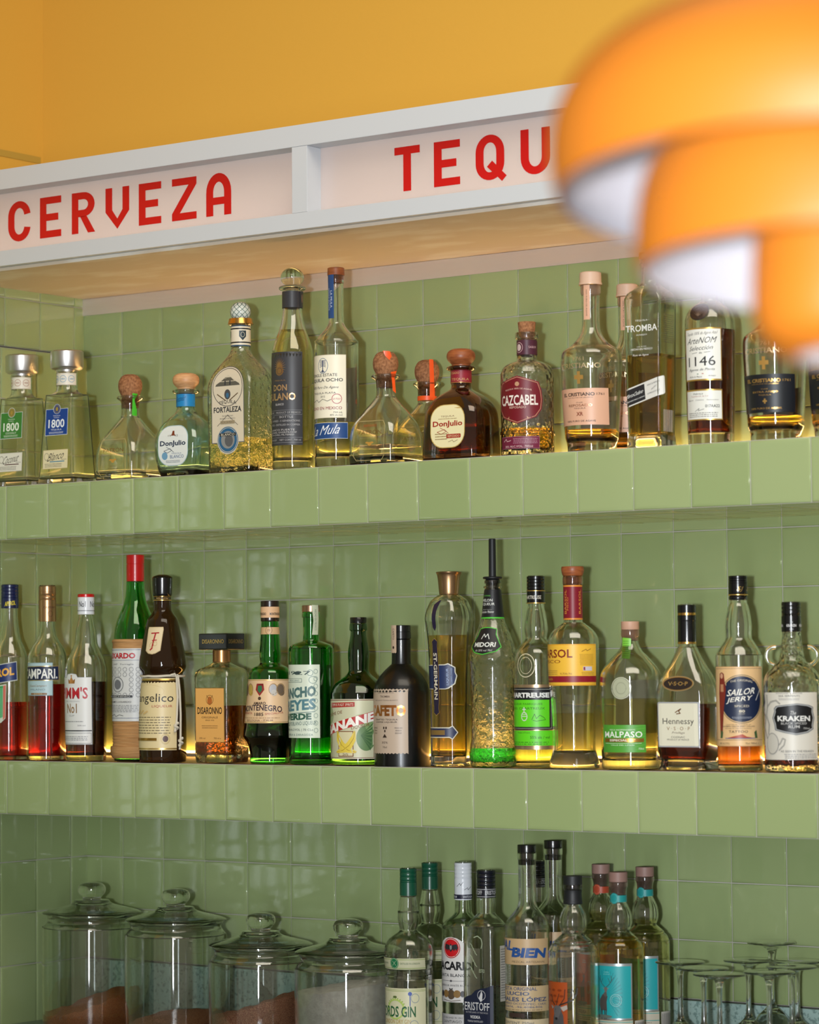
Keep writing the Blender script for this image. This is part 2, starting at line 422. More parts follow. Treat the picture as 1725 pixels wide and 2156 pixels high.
# ------------------------------------------------------------------ bottle builder
# x, y, millimetres per profile unit, base line, shelf (1 top, 2 middle, 3 counter), view angle, axis reading
POS = {
  'silver_green':(0.0427,-0.315,0.22069,1863,1,44.0,176), 'silver_blue':(0.1522,-0.315,0.2179,1841,1,43.1,541), 'patron_green':(0.2918,-0.305,0.21448,1814,1,41.9,1052),
  'julio_blanco':(0.4191,-0.305,0.21124,1787,1,40.8,1503), 'fortaleza':(0.5447,-0.31,0.22176,1648,1,39.7,315), 'fulano':(0.6578,-0.312,0.21862,1624,1,38.6,708),
  'ocho':(0.7496,-0.312,0.21612,1603,1,37.8,1040), 'patron_big':(0.8448,-0.305,0.2138,1584,1,36.8,1412), 'patron_small':(0.8222,-0.16,0.2106,1620,1,36.0,150),
  'julio_repo':(0.9945,-0.305,0.201,1541,1,35.3,420), 'cazcabel':(1.1176,-0.3,0.19797,1512,1,34.0,942), 'cristiano':(1.2336,-0.295,0.19513,1483,1,32.7,1450),
  'cristiano_back':(1.2031,-0.14,0.19491,1664,1,32.0,168), 'tromba':(1.3439,-0.3,0.18589,1579,1,31.5,355), 'artenom':(1.4482,-0.3,0.18326,1550,1,30.4,842),
  'cristiano_dark':(1.5557,-0.295,0.18073,1520,1,29.1,1372), 'cristiano_far':(1.6624,-0.295,0.17804,1488,1,27.8,1900), 'aperol':(0.0086,-0.31,0.2056,1887,2,44.2,85),
  'campari':(0.1,-0.31,0.20344,1892,2,43.5,410), 'pimms':(0.1922,-0.31,0.20127,1898,2,42.7,745), 'luxardo':(0.2759,-0.275,0.20041,1898,2,41.8,1173),
  'frangelico':(0.3707,-0.312,0.19698,1909,2,41.2,1408), 'disaronno':(0.492,-0.3,0.23614,1238,2,40.1,262), 'montenegro':(0.5907,-0.292,0.23362,1242,2,39.1,608),
  'ancho':(0.6775,-0.292,0.23113,1247,2,38.3,900), 'banane':(0.7667,-0.28,0.22904,1250,2,37.4,1238), 'cafeto':(0.8669,-0.298,0.22546,1258,2,36.5,1543),
  'germain':(0.9673,-0.305,0.18143,2048,2,35.6,280), 'midori':(1.0502,-0.303,0.17956,2054,2,34.7,662), 'chartreuse':(1.1198,-0.285,0.1785,2056,2,33.9,1040),
  'barsol':(1.2063,-0.312,0.17562,2067,2,33.1,1364), 'malpaso':(1.2984,-0.295,0.20275,1563,2,32.0,318), 'hennessy':(1.3989,-0.295,0.20001,1570,2,30.9,745),
  'sailor':(1.4904,-0.3,0.19733,1577,2,29.9,1132), 'kraken':(1.5745,-0.292,0.19533,1582,2,28.9,1528), 'jar1':(0.1037,-0.2,0.20592,1436,3,42.6,548),
  'jar2':(0.3187,-0.22,0.20023,1518,3,41.0,1275), 'jar3':(0.5334,-0.25,0.20347,1537,3,39.3,508), 'jar4':(0.7342,-0.27,0.19786,1620,3,37.6,1230),
  'fords':(0.8791,-0.3,0.17567,2121,3,36.4,307), 'fords_back':(0.8272,-0.17,0.18079,2017,3,36.0,503), 'bacardi':(0.9298,-0.22,0.17697,2091,3,35.3,806),
  'eristoff':(1.0307,-0.3,0.17228,2187,3,34.9,1015), 'malbien':(1.115,-0.31,0.17009,2231,3,34.1,1388), 'malbien_back':(1.0843,-0.19,0.14833,2514,3,33.6,442),
  'eristoff_back':(0.9722,-0.07,0.18058,2014,3,33.9,1478), 'deer_amber':(1.2449,-0.38,0.14036,2755,3,33.2,647), 'deer_teal':(1.275,-0.3,0.14186,2704,3,32.3,1134),
  'deer_red':(1.1544,-0.16,0.14777,2526,3,32.6,950), 'deer_right':(1.2482,-0.18,0.14547,2591,3,31.8,1420),
}
SHZ = {1: Z1T, 2: Z2T, 3: ZC}
def smooth_profile(P, sub=4):
    """P: (Y, half-width) or (Y, a, b, corner); a repeated point is a hard corner; Catmull-Rom between"""
    Q = [tuple(p) if len(p) == 4 else (p[0], p[1], p[1], p[1]) for p in P]
    runs, cur = [], [Q[0]]
    for i in range(1, len(Q)):
        if Q[i] == Q[i-1]:
            runs.append(cur); cur = [Q[i]]
        else: cur.append(Q[i])
    runs.append(cur)
    out = []
    for r in runs:
        if len(r) == 1: continue
        if len(r) == 2: out += r; continue
        for i in range(len(r) - 1):
            p0, p1, p2, p3 = r[max(i-1, 0)], r[i], r[i+1], r[min(i+2, len(r)-1)]
            if i == 0: p0 = tuple(2*a - b for a, b in zip(p1, p2))
            if i == len(r) - 2: p3 = tuple(2*b - a for a, b in zip(p1, p2))
            for k in range(sub):
                t = k / sub
                out.append(tuple(0.5 * ((2*b) + (-a + c)*t + (2*a - 5*b + 4*c - d)*t*t + (-a + 3*b - 3*c + d)*t**3) for a, b, c, d in zip(p0, p1, p2, p3)))
        out.append(r[-1])
    res = [out[0]]
    for q in out[1:]:
        if abs(q[0] - res[-1][0]) < 1e-4 and abs(q[1] - res[-1][1]) < 1e-4: continue
        res.append(q)
    return res
def ring_pts(a, b, c, n):
    c = max(0.0005, min(c, a, b)); pts = []
    for k, (sx, sy) in enumerate(((1, 1), (-1, 1), (-1, -1), (1, -1))):
        for i in range(n):
            t = math.radians(90 * k + 90 * (i + 0.5) / n)
            pts.append((sx * (a - c) + c * math.cos(t), sy * (b - c) + c * math.sin(t)))
    return pts
def loft(rings, n, close_first=True, close_last=True, ribs=None, flute=None):
    """rings: (z, a, b, c) in metres, in order"""
    V, F = [], []; N = 4 * n
    for ri, (z, a, b, c) in enumerate(rings):
        for j, (x, y) in enumerate(ring_pts(a, b, c, n)):
            if ribs and ribs[0] <= z <= ribs[1]:
                s = 1 - (0.025 if j % 2 else 0); x *= s; y *= s
            if flute and flute[0] <= z <= flute[1]:
                th = math.atan2(y, x); s = 1 - flute[3] * abs(math.sin(th * flute[2] / 2)); x *= s; y *= s
            V.append((x, y, z))
    for i in range(len(rings) - 1):
        for j in range(N):
            k = (j + 1) % N
            F.append((i*N + j, i*N + k, (i+1)*N + k, (i+1)*N + j))
    if close_first: F.append(tuple(reversed(range(N))))
    if close_last: F.append(tuple((len(rings) - 1) * N + j for j in range(N)))
    return V, F
def fixn(me):
    bm = bmesh.new(); bm.from_mesh(me); bmesh.ops.recalc_face_normals(bm, faces=bm.faces); bm.to_mesh(me); bm.free()
    me.polygons.foreach_set('use_smooth', [True] * len(me.polygons)); me.set_sharp_from_angle(angle=math.radians(38))

TXT = {}
def text_mesh(s, bold=0.0, res=2):
    key = (s, bold, res)
    if key in TXT: return TXT[key]
    cu = bpy.data.curves.new('t', 'FONT'); cu.body = s; cu.size = 1.0; cu.resolution_u = res; cu.offset = bold
    o = bpy.data.objects.new('t', cu); me = bpy.data.meshes.new_from_object(o)
    vs = [(v.co.x, v.co.y) for v in me.vertices]; fs = [tuple(p.vertices) for p in me.polygons]
    bpy.data.objects.remove(o); bpy.data.curves.remove(cu); bpy.data.meshes.remove(me)
    if vs:
        x0 = min(v[0] for v in vs); x1 = max(v[0] for v in vs); y0 = min(v[1] for v in vs); y1 = max(v[1] for v in vs)
        vs = [((x - x0) / max(x1 - x0, 1e-6), (y - y0) / max(y1 - y0, 1e-6)) for x, y in vs]
    TXT[key] = (vs, fs); return TXT[key]

class Bot:
    def __init__(s, pid, name, label, cat='bottle', rz=0, ref=None, group=None):
        x, y, k, Y0, sh, al, cx = POS[pid]
        s.al = math.radians(al - rz); s.k = k / 1000; s.Y0 = Y0; s.cx = cx
        s.al0 = math.radians(al)
        if ref:
            r = POS[ref]; s.k = r[2] / 1000; s.Y0 = r[3]; s.cx = r[6]
        s.prof = None
        s.root = thing(name, label, cat, (x, y, SHZ[sh] + 0.0004), math.radians(rz), group)
    def z(s, Y): return (s.Y0 - Y) * s.k
    def rings(s, P, sub=4): return [(s.z(q[0]), q[1]*s.k, q[2]*s.k, q[3]*s.k) for q in smooth_profile(P, sub)]
    def add(s, name, V, F, m, parent=None):
        me = mesh(name, V, F); fixn(me)
        return link(name, me, m, parent or s.root)
    def lathe(s, name, P, m, n=9, parent=None, sub=3, ribs=None, dx=0, dy=0, flute=None):
        r = s.rings(P, sub)
        if ribs: ribs = (s.z(ribs[1]), s.z(ribs[0])); n = 18
        V, F = loft(r, n, ribs=ribs, flute=flute)
        if dx or dy: V = [(x + dx, y + dy, z) for x, y, z in V]
        return s.add(name, V, F, m, parent)
    def at(s, Y):
        """outer section at height Y: a, b, c in units"""
        P = s.sp
        if Y <= P[0][0]: return P[0][1:]
        for p, q in zip(P, P[1:]):
            if p[0] <= Y <= q[0]:
                t = 0 if q[0] == p[0] else (Y - p[0]) / (q[0] - p[0])
                return tuple(a + (b - a) * t for a, b in zip(p[1:], q[1:]))
        return P[-1][1:]
    def body(s, P, m, t=2.6, tb=6.0, level=None, lm=None, n=10, foot=3.0, flute=None, inner=None, name='glass_body'):
        """glass shell with wall t mm and base tb mm, filled to level; foot: rounding of the base edge in units*"""
        Q = smooth_profile(P, 4); s.sp = Q; k = s.k; s.n = n
        tu = t / 1000 / k; tbu = tb / 1000 / k; fr = foot / 1000 / k
        base = Q[-1]
        # round the heel to the base line
        heel = [(s.Y0 - fr*0.45, base[1], base[2], base[3]), (s.Y0 - fr*0.12, base[1] - fr*.3, base[2] - fr*.3, max(base[3] - fr*.3, 1)),
                (s.Y0, base[1] - fr, base[2] - fr, max(base[3] - fr, 1))]
        Qo = [q for q in Q if q[0] < s.Y0 - fr*0.5] + heel
        cut = s.Y0 - tbu
        def inn(q):
            tt = min(tu, 0.30 * min(q[1], q[2]))
            return (q[0], q[1] - tt, q[2] - tt, max(q[3] - tt, 1.0))
        Qi = [inn(q) for q in Q if q[0] < cut - fr]
        last = inn((cut,) + tuple(s.at(cut)))
        Qi += [(cut - fr, last[1], last[2], last[3]), (cut - fr*.25, last[1] - fr*.35, last[2] - fr*.35, max(last[3] - fr*.3, 1)), (cut, last[1] - fr, last[2] - fr, max(last[3] - fr, 1))]
        if inner: Qi = smooth_profile(inner, 4)
        f = lambda q: (s.z(q[0]), q[1]*k, q[2]*k, q[3]*k)
        seq = [f(q) for q in reversed(Qo)] + [f(q) for q in Qi]
        fl = None
        if flute: fl = (s.z(flute[1]), s.z(flute[0]), flute[2], flute[3])
        V, F = loft(seq, n, flute=fl)
        me = mesh(name, V, F, ang=50)
        bm = bmesh.new(); bm.from_mesh(me); bmesh.ops.recalc_face_normals(bm, faces=bm.faces); bm.to_mesh(me); bm.free()
        me.polygons.foreach_set('use_smooth', [True] * len(me.polygons)); me.set_sharp_from_angle(angle=math.radians(45))
        g = link(name, me, m, s.root)
        if level is not None:
            e = 0.25 / 1000 / k
            lq = [q for q in Qi if q[0] > level + 1]
            top = None
            for p, q in zip(Qi, Qi[1:]):
                if p[0] <= level <= q[0]:
                    u = (level - p[0]) / max(q[0] - p[0], 1e-6); top = tuple(a + (b - a) * u for a, b in zip(p, q))
            if top is None: top = (level,) + tuple(lq[0][1:])
            L = [top] + lq
            L = [(q[0], q[1] + e, q[2] + e, q[3] + e) for q in L]
            L[-1] = (L[-1][0] + e, L[-1][1], L[-1][2], L[-1][3])
            V, F = loft([f(q) for q in reversed(L)], n, flute=fl)
            s.add('liquid', V, F, lm)
        return g
    def s_of(s, x, Y=None):
        """arc position on the front of a round bottle for an axis reading x"""
        R = s.at(Y)[0]; u = max(-1, min(1, (x - s.cx) / R))
        return R * (s.al + math.asin(u))
    def f_of(s, x, Y):
        """position on the flat front of a square bottle"""
        b = s.at(Y)[1]
        return (x - s.cx + b * math.sin(s.al)) / math.cos(s.al)

class Lab:
    """printed paper or transfer wrapped on a bottle; x along the surface, Y down the reading scale"""
    def __init__(s, b, name='front_label', flat=False, side=0.0, lift=0.25, R=None, ncut=10):
        s.b = b; s.name = name; s.flat = flat; s.side = side; s.lift = lift
        s.V, s.F, s.M = [], [], []; s.mats = []; s.layer = 0; s.R = R; s.ncut = ncut
    def mi(s, col):
        mm = inkof(col) if isinstance(col, str) else col
        if mm not in s.mats: s.mats.append(mm)
        return s.mats.index(mm)
    def poly(s, pts, col, bump=True):
        if bump: s.layer += 1
        n = len(s.V); s.V += [(p[0], s.layer, p[1]) for p in pts]
        s.F.append(tuple(range(n, n + len(pts)))); s.M.append(s.mi(col)); return s
    def r(s, x0, x1, Y0, Y1, col): return s.poly([(x0, Y0), (x1, Y0), (x1, Y1), (x0, Y1)], col)
    def frame(s, x0, x1, Y0, Y1, w, col):
        s.layer += 1
        for q in ((x0, x1, Y0, Y0 + w), (x0, x1, Y1 - w, Y1), (x0, x0 + w, Y0 + w, Y1 - w), (x1 - w, x1, Y0 + w, Y1 - w)):
            s.poly([(q[0], q[2]), (q[1], q[2]), (q[1], q[3]), (q[0], q[3])], col, False)
        return s
    def ell(s, cx, cy, rx, ry, col, n=28):
        return s.poly([(cx + rx*math.cos(2*PI*i/n), cy + ry*math.sin(2*PI*i/n)) for i in range(n)], col)
    def rr(s, x0, x1, Y0, Y1, c, col, n=6):
        P = []
        for k, (cx, cy) in enumerate(((x1-c, Y1-c), (x0+c, Y1-c), (x0+c, Y0+c), (x1-c, Y0+c))):
            for i in range(n + 1):
                t = math.radians(90*k + 90*i/n); P.append((cx + c*math.cos(t), cy + c*math.sin(t)))
        return s.poly(P, col)
    def ring(s, cx, cy, rx, ry, w, col, n=28):
        s.layer += 1
        for i in range(n):
            a, b = 2*PI*i/n, 2*PI*(i+1)/n
            s.poly([(cx+rx*math.cos(a), cy+ry*math.sin(a)), (cx+rx*math.cos(b), cy+ry*math.sin(b)), (cx+(rx-w)*math.cos(b), cy+(ry-w)*math.sin(b)), (cx+(rx-w)*math.cos(a), cy+(ry-w)*math.sin(a))], col, False)
        return s
    def line(s, pts, w, col):
        s.layer += 1
        for (x0, y0), (x1, y1) in zip(pts, pts[1:]):
            dx, dy = x1-x0, y1-y0; L = math.hypot(dx, dy) or 1; nx, ny = -dy/L*w/2, dx/L*w/2; ex, ey = dx/L*w*.2, dy/L*w*.2
            s.poly([(x0+nx-ex, y0+ny-ey), (x1+nx+ex, y1+ny+ey), (x1-nx+ex, y1-ny+ey), (x0-nx-ex, y0-ny-ey)], col, False)
        return s
    def t(s, txt, cx, w, Y0, Y1, col, bold=0.0, slant=0.0, vert=0, rise=0.0, res=2, arch=0.0):
        """text centred on cx, total width w, cap height Y0..Y1; vert=1 reads downwards, -1 upwards; rise lifts the right end"""
        vs, fs = text_mesh(txt, bold, res); s.layer += 1; n = len(s.V); h = Y1 - Y0; mi = s.mi(col)
        for (u, v) in vs:
            if vert: 
                x = cx + (v - .5) * w * vert; y = (Y0 + u * h) if vert > 0 else (Y1 - u * h)
            else:
                x = cx + (u - .5) * w + slant * (v - .5) * h; y = Y1 - v * h - rise * (u - .5) - arch * (1 - (2*u - 1)**2)
            s.V.append((x, s.layer, y))
        for f in fs: s.F.append(tuple(i + n for i in f)); s.M.append(mi)
        return s
    def small(s, cx, w, Y0, Y1, rows, col, thick=0.34, ragged=0.12, seed=1):
        """rows of print too fine to read: broken hairlines"""
        rnd = random.Random(seed); s.layer += 1; st = (Y1 - Y0) / rows
        for i in range(rows):
            ww = w * (1 - rnd.random() * ragged); x = cx - ww/2; y = Y0 + st * (i + .5)
            while x < cx + ww/2:
                l = min(rnd.uniform(.03, .09) * w, cx + ww/2 - x)
                s.poly([(x, y - st*thick/2), (x + l, y - st*thick/2), (x + l, y + st*thick/2), (x, y + st*thick/2)], col, False); x += l + w*.018
        return s
    def done(s, parent=None):
        b = s.b; k = b.k
        me = bpy.data.meshes.new(s.name); me.from_pydata([(v[0], v[1], v[2]) for v in s.V], [], s.F)
        for mm in s.mats: me.materials.append(mm)
        me.polygons.foreach_set('material_index', s.M)
        bm = bmesh.new(); bm.from_mesh(me)
        xs = [v[0] for v in s.V]; ys = [v[2] for v in s.V]; x0, x1, y0, y1 = min(xs), max(xs), min(ys), max(ys)
        if not s.flat or (not s.side and max(-x0, x1) > b.at((y0 + y1) / 2)[0] - b.at((y0 + y1) / 2)[2]):
            Rm = s.R or b.at((y0 + y1) / 2)[0]; step = Rm * 0.16; x = math.ceil(x0 / step) * step
            while x < x1:
                bmesh.ops.bisect_plane(bm, geom=bm.verts[:] + bm.edges[:] + bm.faces[:], plane_co=(x, 0, 0), plane_no=(1, 0, 0)); x += step
        if s.ncut:
            for i in range(1, s.ncut):
                Y = y0 + (y1 - y0) * i / s.ncut
                bmesh.ops.bisect_plane(bm, geom=bm.verts[:] + bm.edges[:] + bm.faces[:], plane_co=(0, 0, Y), plane_no=(0, 0, 1))
        for v in bm.verts:
            x, l, Y = v.co; off = (s.lift + 0.045 * l) / 1000
            a, bb, c = (s.R, s.R, s.R) if s.R else b.at(Y)
            if s.flat:
                p = Vector((x * k, -(bb * k + off), b.z(Y)))
                if abs(x) > a - c and c > 1:
                    e = min(abs(x) - (a - c), c); p.y = -((bb - c) * k + math.sqrt(max(c*c - e*e, 0)) * k + off)
                if s.side: 
                    p = Vector((bb * k * 0 + a * k + off, x * k, b.z(Y)))
            else:
                ph = x / a + s.side; r = a * k + off
                p = Vector((r * math.sin(ph), -r * math.cos(ph), b.z(Y)))
            v.co = p
        bmesh.ops.recalc_face_normals(bm, faces=bm.faces)
        for f in bm.faces: f.smooth = not s.flat
        bm.to_mesh(me); bm.free()
        return link(s.name, me, None, parent or b.root)

def screwcap(b, P, m, ribs=None, name='cap', n=9):
    return b.lathe(name, P, m, n=n, ribs=ribs)
def band(b, name, Y0, Y1, hw0, hw1, m, parent=None):
    return b.lathe(name, [(Y0, hw0 - 2), (Y0, hw0), (Y0, hw0), (Y1, hw1), (Y1, hw1), (Y1, hw1 - 2)], m, parent=parent, sub=1)
def plug(b, P, m, name='stopper'): return b.lathe(name, P, m)
def cyl(Y0, Y1, h0, h1=None, bev=3):
    h1 = h1 or h0
    a, b_ = (Y0 + bev, h0), (Y1 - bev * .5, h1)
    return [(Y0, h0 - bev), a, a, b_, b_, (Y1, h1 - bev * .5)]
def threads(Y0, Y1, hw, n=3, d=3):
    P = [(Y0, hw - 4), (Y0 + 3, hw), (Y0 + 3, hw)]; st = (Y1 - Y0 - 6) / n
    for i in range(n):
        y = Y0 + 3 + st * (i + .72); P += [(y, hw), (y, hw), (y + st*.14, hw - d), (y + st*.28, hw), (y + st*.28, hw)]
    P += [(Y1, hw)]
    return P
CREAM, INK, NAVY, GOLD, COPPER = '#e9dfc4', '#1d1c1e', '#1f3764', GOLDI, COPPERI

# ================= top shelf =================
def square_silver(pid, label, kind):
    b = Bot(pid, 'bottle', label, ref='silver_blue')
    P = [(915, 78), (930, 84), (930, 84), (1062, 84), (1062, 84), (1090, 92, 88, 80), (1112, 118, 96, 60), (1124, 146, 106, 30), (1124, 146, 106, 30), (1150, 150, 110, 24), (1480, 172, 128, 24), (1841, 196, 146, 26)]
    b.body(P, CLEAR, t=3.2, tb=9, level=1170 if kind == 'g' else 1165, lm=L_CLEAR, n=6)
    b.lathe('cap', [(762, 120), (772, 134), (772, 134), (895, 134), (895, 134), (910, 122), (918, 90), (918, 90), (936, 86)], SILVER, n=12)
    b.lathe('stopper_ring', cyl(905, 935, 70), RUBBER)
    L = Lab(b, 'neck_label', lift=.3)
    L.r(-150, 150, 950, 1042, '#ded7c8')
    c2 = '#a05a3a' if kind == 'g' else '#3b86b4'
    for x in (-110, -40, 30, 100):
        L.ring(x, 995, 28, 28, 3, c2); L.t('1800', x, 36, 988, 1002, c2)
    L.r(-150, 150, 946, 950, '#a99f88').r(-150, 150, 1042, 1046, '#a99f88').done()
    main, dk = ('#3d7d33', '#e9efe0') if kind == 'g' else ('#173f8c', '#e8ecf4')
    L = Lab(b, 'front_label', flat=True, ncut=6)
    L.r(-122, 122, 1238, 1452, '#cfd4da').r(-118, 118, 1241, 1448, main)
    L.ell(0, 1240, 40, 40, '#cfd4da').ell(0, 1240, 36, 37, '#8a7a3c' if kind == 'g' else '#24407c').ring(0, 1240, 30, 30, 3, GOLD).ell(0, 1240, 14, 18, GOLD)
    L.t('1800', 0, 175, 1322, 1392, dk, bold=.02)
    L.t('TEQUILA', 0, 78, 1290, 1300, dk).t('RESERVA', 0, 58, 1306, 1313, dk)
    L.t('COCONUT' if kind == 'g' else 'TEQUILA', 0, 118, 1400, 1415, dk)
    L.small(0, 160, 1422, 1440, 2, dk)
    L.done()
    L = Lab(b, 'lower_label', flat=True, ncut=6)
    L.r(-136, 136, 1568, 1722, '#c9b78a' if kind != 'g' else '#b9b3a4').r(-132, 132, 1572, 1718, '#e0d3ad' if kind != 'g' else '#e2ddd0')
    L.t('Coconut' if kind == 'g' else 'Blanco', 10, 170, 1586, 1652, '#4a433c', slant=.5, rise=22)
    L.r(-60, 100, 1660, 1668, '#5e3a3a' if kind == 'g' else '#4f86a3').t('TEQUILA', 92, 60, 1645, 1655, '#4a433c')
    L.ring(-96, 1622, 26, 30, 4, '#8d8674').small(-20, 190, 1676, 1710, 3, '#6b6355').done()
    return b
square_silver('silver_green', 'square clear bottle with wide silver cap and green label, first on the top shelf', 'g')
square_silver('silver_blue', 'square clear bottle with wide silver cap and royal blue label', 'b')

def honey_jar(pid, label, seal, level, lm, front=True, kind='big'):
    b = Bot(pid, 'bottle', label, ref='patron_big'); H = b.Y0
    P = [(H-690, 98), (H-682, 108), (H-668, 108), (H-655, 92), (H-640, 76), (H-600, 72), (H-530, 74), (H-500, 92, 92, 92), (H-455, 128, 124, 118), (H-390, 172, 165, 130), (H-310, 205, 200, 95), (H-230, 218, 212, 75), (H-150, 222, 218, 70), (H-60, 222, 218, 68), (H, 218, 214, 66)]
    b.body(P, CLEAR, t=4.0, tb=11, level=level, lm=lm, n=7, foot=4)
    ck = b.lathe('cork_ball', [(H-866, 20), (H-862, 45), (H-845, 72), (H-810, 92), (H-775, 97), (H-740, 94), (H-715, 84), (H-694, 74), (H-694, 74), (H-590, 64), (H-590, 64), (H-588, 40)], CORK, n=9)
    sm = {'o': SEALO, 'g': SEALG}[seal]
    L = Lab(b, 'seal_strip', lift=1.5, R=101 if kind == 'small' else 92, ncut=8)
    if kind == 'small':
        L.poly([(80, H-860), (112, H-858), (118, H-690), (124, H-560), (82, H-560), (84, H-690)], sm)
        band(b, 'neck_ring_seal', H-580, H-545, 76, 76, sm)
    elif seal == 'o':
        L.poly([(96, H-700), (150, H-712), (128, H-660), (140, H-540), (112, H-560), (104, H-640)], sm)
        L2 = Lab(b, 'seal_scrap', lift=1.5, R=92, ncut=6)
        L2.poly([(40, H-862), (90, H-858), (104, H-820), (86, H-790), (56, H-822)], sm).done()
    else:
        L.poly([(84, H-705), (128, H-700), (100, H-650), (120, H-560), (118, H-520), (80, H-525), (84, H-640)], sm)
    L.done()
    L = Lab(b, 'glass_panel', flat=True, lift=0.5, ncut=6)
    gp = mat('panel_edge_glass', '#b8b08a', 0.15, coat=.5)
    pts = [(-118, H-325), (118, H-325), (142, H-290), (142, H-60), (118, H-28), (-118, H-28), (-142, H-60), (-142, H-290)]
    L.line(pts + [pts[0]], 4, '#a99a6a')
    if front:
        L.t('PATRÓN', 8, 212, H-262, H-222, '#7a5a2a')
        if pid == 'patron_big': L.t('REPOSADO', 8, 120, H-298, H-280, '#b04a1c')
        L.ell(8, H-150, 18, 14, '#b98a3c').ell(-14, H-160, 16, 7, '#b98a3c').ell(30, H-160, 16, 7, '#b98a3c')
        L.t('TEQUILA', 8, 60, H-112, H-102, '#7a5a2a').t('100% DE AGAVE', 8, 110, H-92, H-84, '#7a5a2a')
    L.done()
    return b
honey_jar('patron_green', 'squat clear bottle with round cork and torn green seal, beside the ice blue bottle', 'g', None, None)
honey_jar('patron_big', 'squat clear bottle with round cork and orange seal scrap, front row of top shelf', 'o', 1440, L_CLEAR)
honey_jar('patron_small', 'squat clear bottle with round cork and long orange seal, standing behind the front row', 'o', 1150, L_STRAW, kind='small')

def dome_bottle(pid, label, kind):
    b = Bot(pid, 'bottle', label, ref='julio_repo'); H = 1541
    g = BLUEGLASS if kind == 'w' else BROWN
    neck = (H-750, 96), (H-742, 114), (H-725, 114), (H-712, 96), (H-705, 80), (H-610, 79), (H-580, 82)
    if kind == 'w':
        P = list(neck) + [(H-545, 100, 96, 94), (H-505, 150, 120, 110), (H-450, 205, 150, 118), (H-380, 238, 172, 110), (H-300, 250, 182, 100), (H-200, 246, 182, 95), (H-110, 228, 176, 90), (H-40, 205, 164, 85), (H, 190, 154, 80)]
    else:
        P = list(neck) + [(H-560, 96, 94, 90), (H-530, 150, 126, 110), (H-490, 205, 160, 120), (H-430, 244, 186, 110), (H-360, 258, 198, 90), (H-200, 262, 204, 78), (H-40, 266, 208, 70), (H, 262, 204, 66)]
    b.body(P, g, t=4, tb=11, level=H-490 if kind == 'w' else H-270, lm=L_CLEAR if kind == 'w' else L_AMBER, n=7, foot=4)
    b.lathe('wooden_stopper', [(H-888, 20), (H-884, 70), (H-862, 104), (H-830, 114), (H-800, 108), (H-776, 88), (H-760, 72), (H-760, 72), (H-700, 66), (H-700, 66), (H-698, 40)], WOOD if kind == 'w' else WOODR, n=9)
    L = Lab(b, 'neck_label', lift=.35, R=82)
    if kind == 'w':
        L.r(-150, 150, H-726+20, H-600, '#1f7fb8')
        L.t('Gonzalez', 0, 110, H-690, H-640, '#0f3a66', slant=.6, rise=20)
    else:
        L.r(-170, 170, H-712, H-612, '#8e2230').t('REPOSADO', -20, 110, H-700, H-682, '#c9a06a').t('TEQUILA', 40, 150, H-650, H-628, '#c9a06a')
        L.r(-170, 170, H-618, H-614, GOLD)
    L.done()
    L = Lab(b, 'front_label', flat=True, ncut=8, lift=.5)
    cy_ = H - 262; base = '#dfe3e0' if kind == 'w' else '#e6dcae'
    x = 10
    L.rr(x-166, x+166, cy_-172, cy_+172, 120, '#9fb9bd' if kind == 'w' else '#b89a52').rr(x-160, x+160, cy_-166, cy_+166, 116, base)
    ti = '#1c2c48' if kind == 'w' else '#9c2a1e'
    L.t('DonJulio', x, 285, cy_-42, cy_+14, ti, bold=.03).line([(x-70, cy_+12), (x-10, cy_+40), (x-60, cy_+62), (x-100, cy_+44), (x-30, cy_+26), (x+10, cy_+58)], 4, ti)
    if kind == 'w':
        L.t('19   42', x, 110, cy_-92, cy_-76, '#5c4326').poly([(x-10, cy_-125), (x+10, cy_-125), (x+14, cy_-100), (x+24, cy_-84), (x-24, cy_-84), (x-14, cy_-100)], '#7a3b22')
        L.ell(x-90, cy_+86, 32, 32, '#6f9dbd').t('TEQUILA', x+40, 110, cy_+62, cy_+74, '#3d5b86').t('BLANCO', x+45, 150, cy_+80, cy_+108, '#3d5b86')
        L.small(x, 160, cy_+122, cy_+146, 2, '#55606c')
    else:
        L.t('TEQUILA', x, 130, cy_-84, cy_-70, '#6b3a22').small(x, 180, cy_-64, cy_-52, 1, '#8a6a3a')
        L.rr(x-10, x+128, cy_+64, cy_+96, 8, '#9c2a1e').t('REPOSADO', x+60, 112, cy_+71, cy_+89, '#e8c9a0').small(x-60, 120, cy_+50, cy_+110, 3, '#8a6a3a')
        L.line([(x+10, cy_+125), (x+50, cy_+112), (x+60, cy_+128), (x+100, cy_+112)], 3, '#7a5a3a')
    L.done()
    return b
dome_bottle('julio_blanco', 'squat ice blue bottle with pale wooden knob and oval white label', 'w')
dome_bottle('julio_repo', 'squat dark brown bottle with brown wooden knob and oval cream label', 'r')

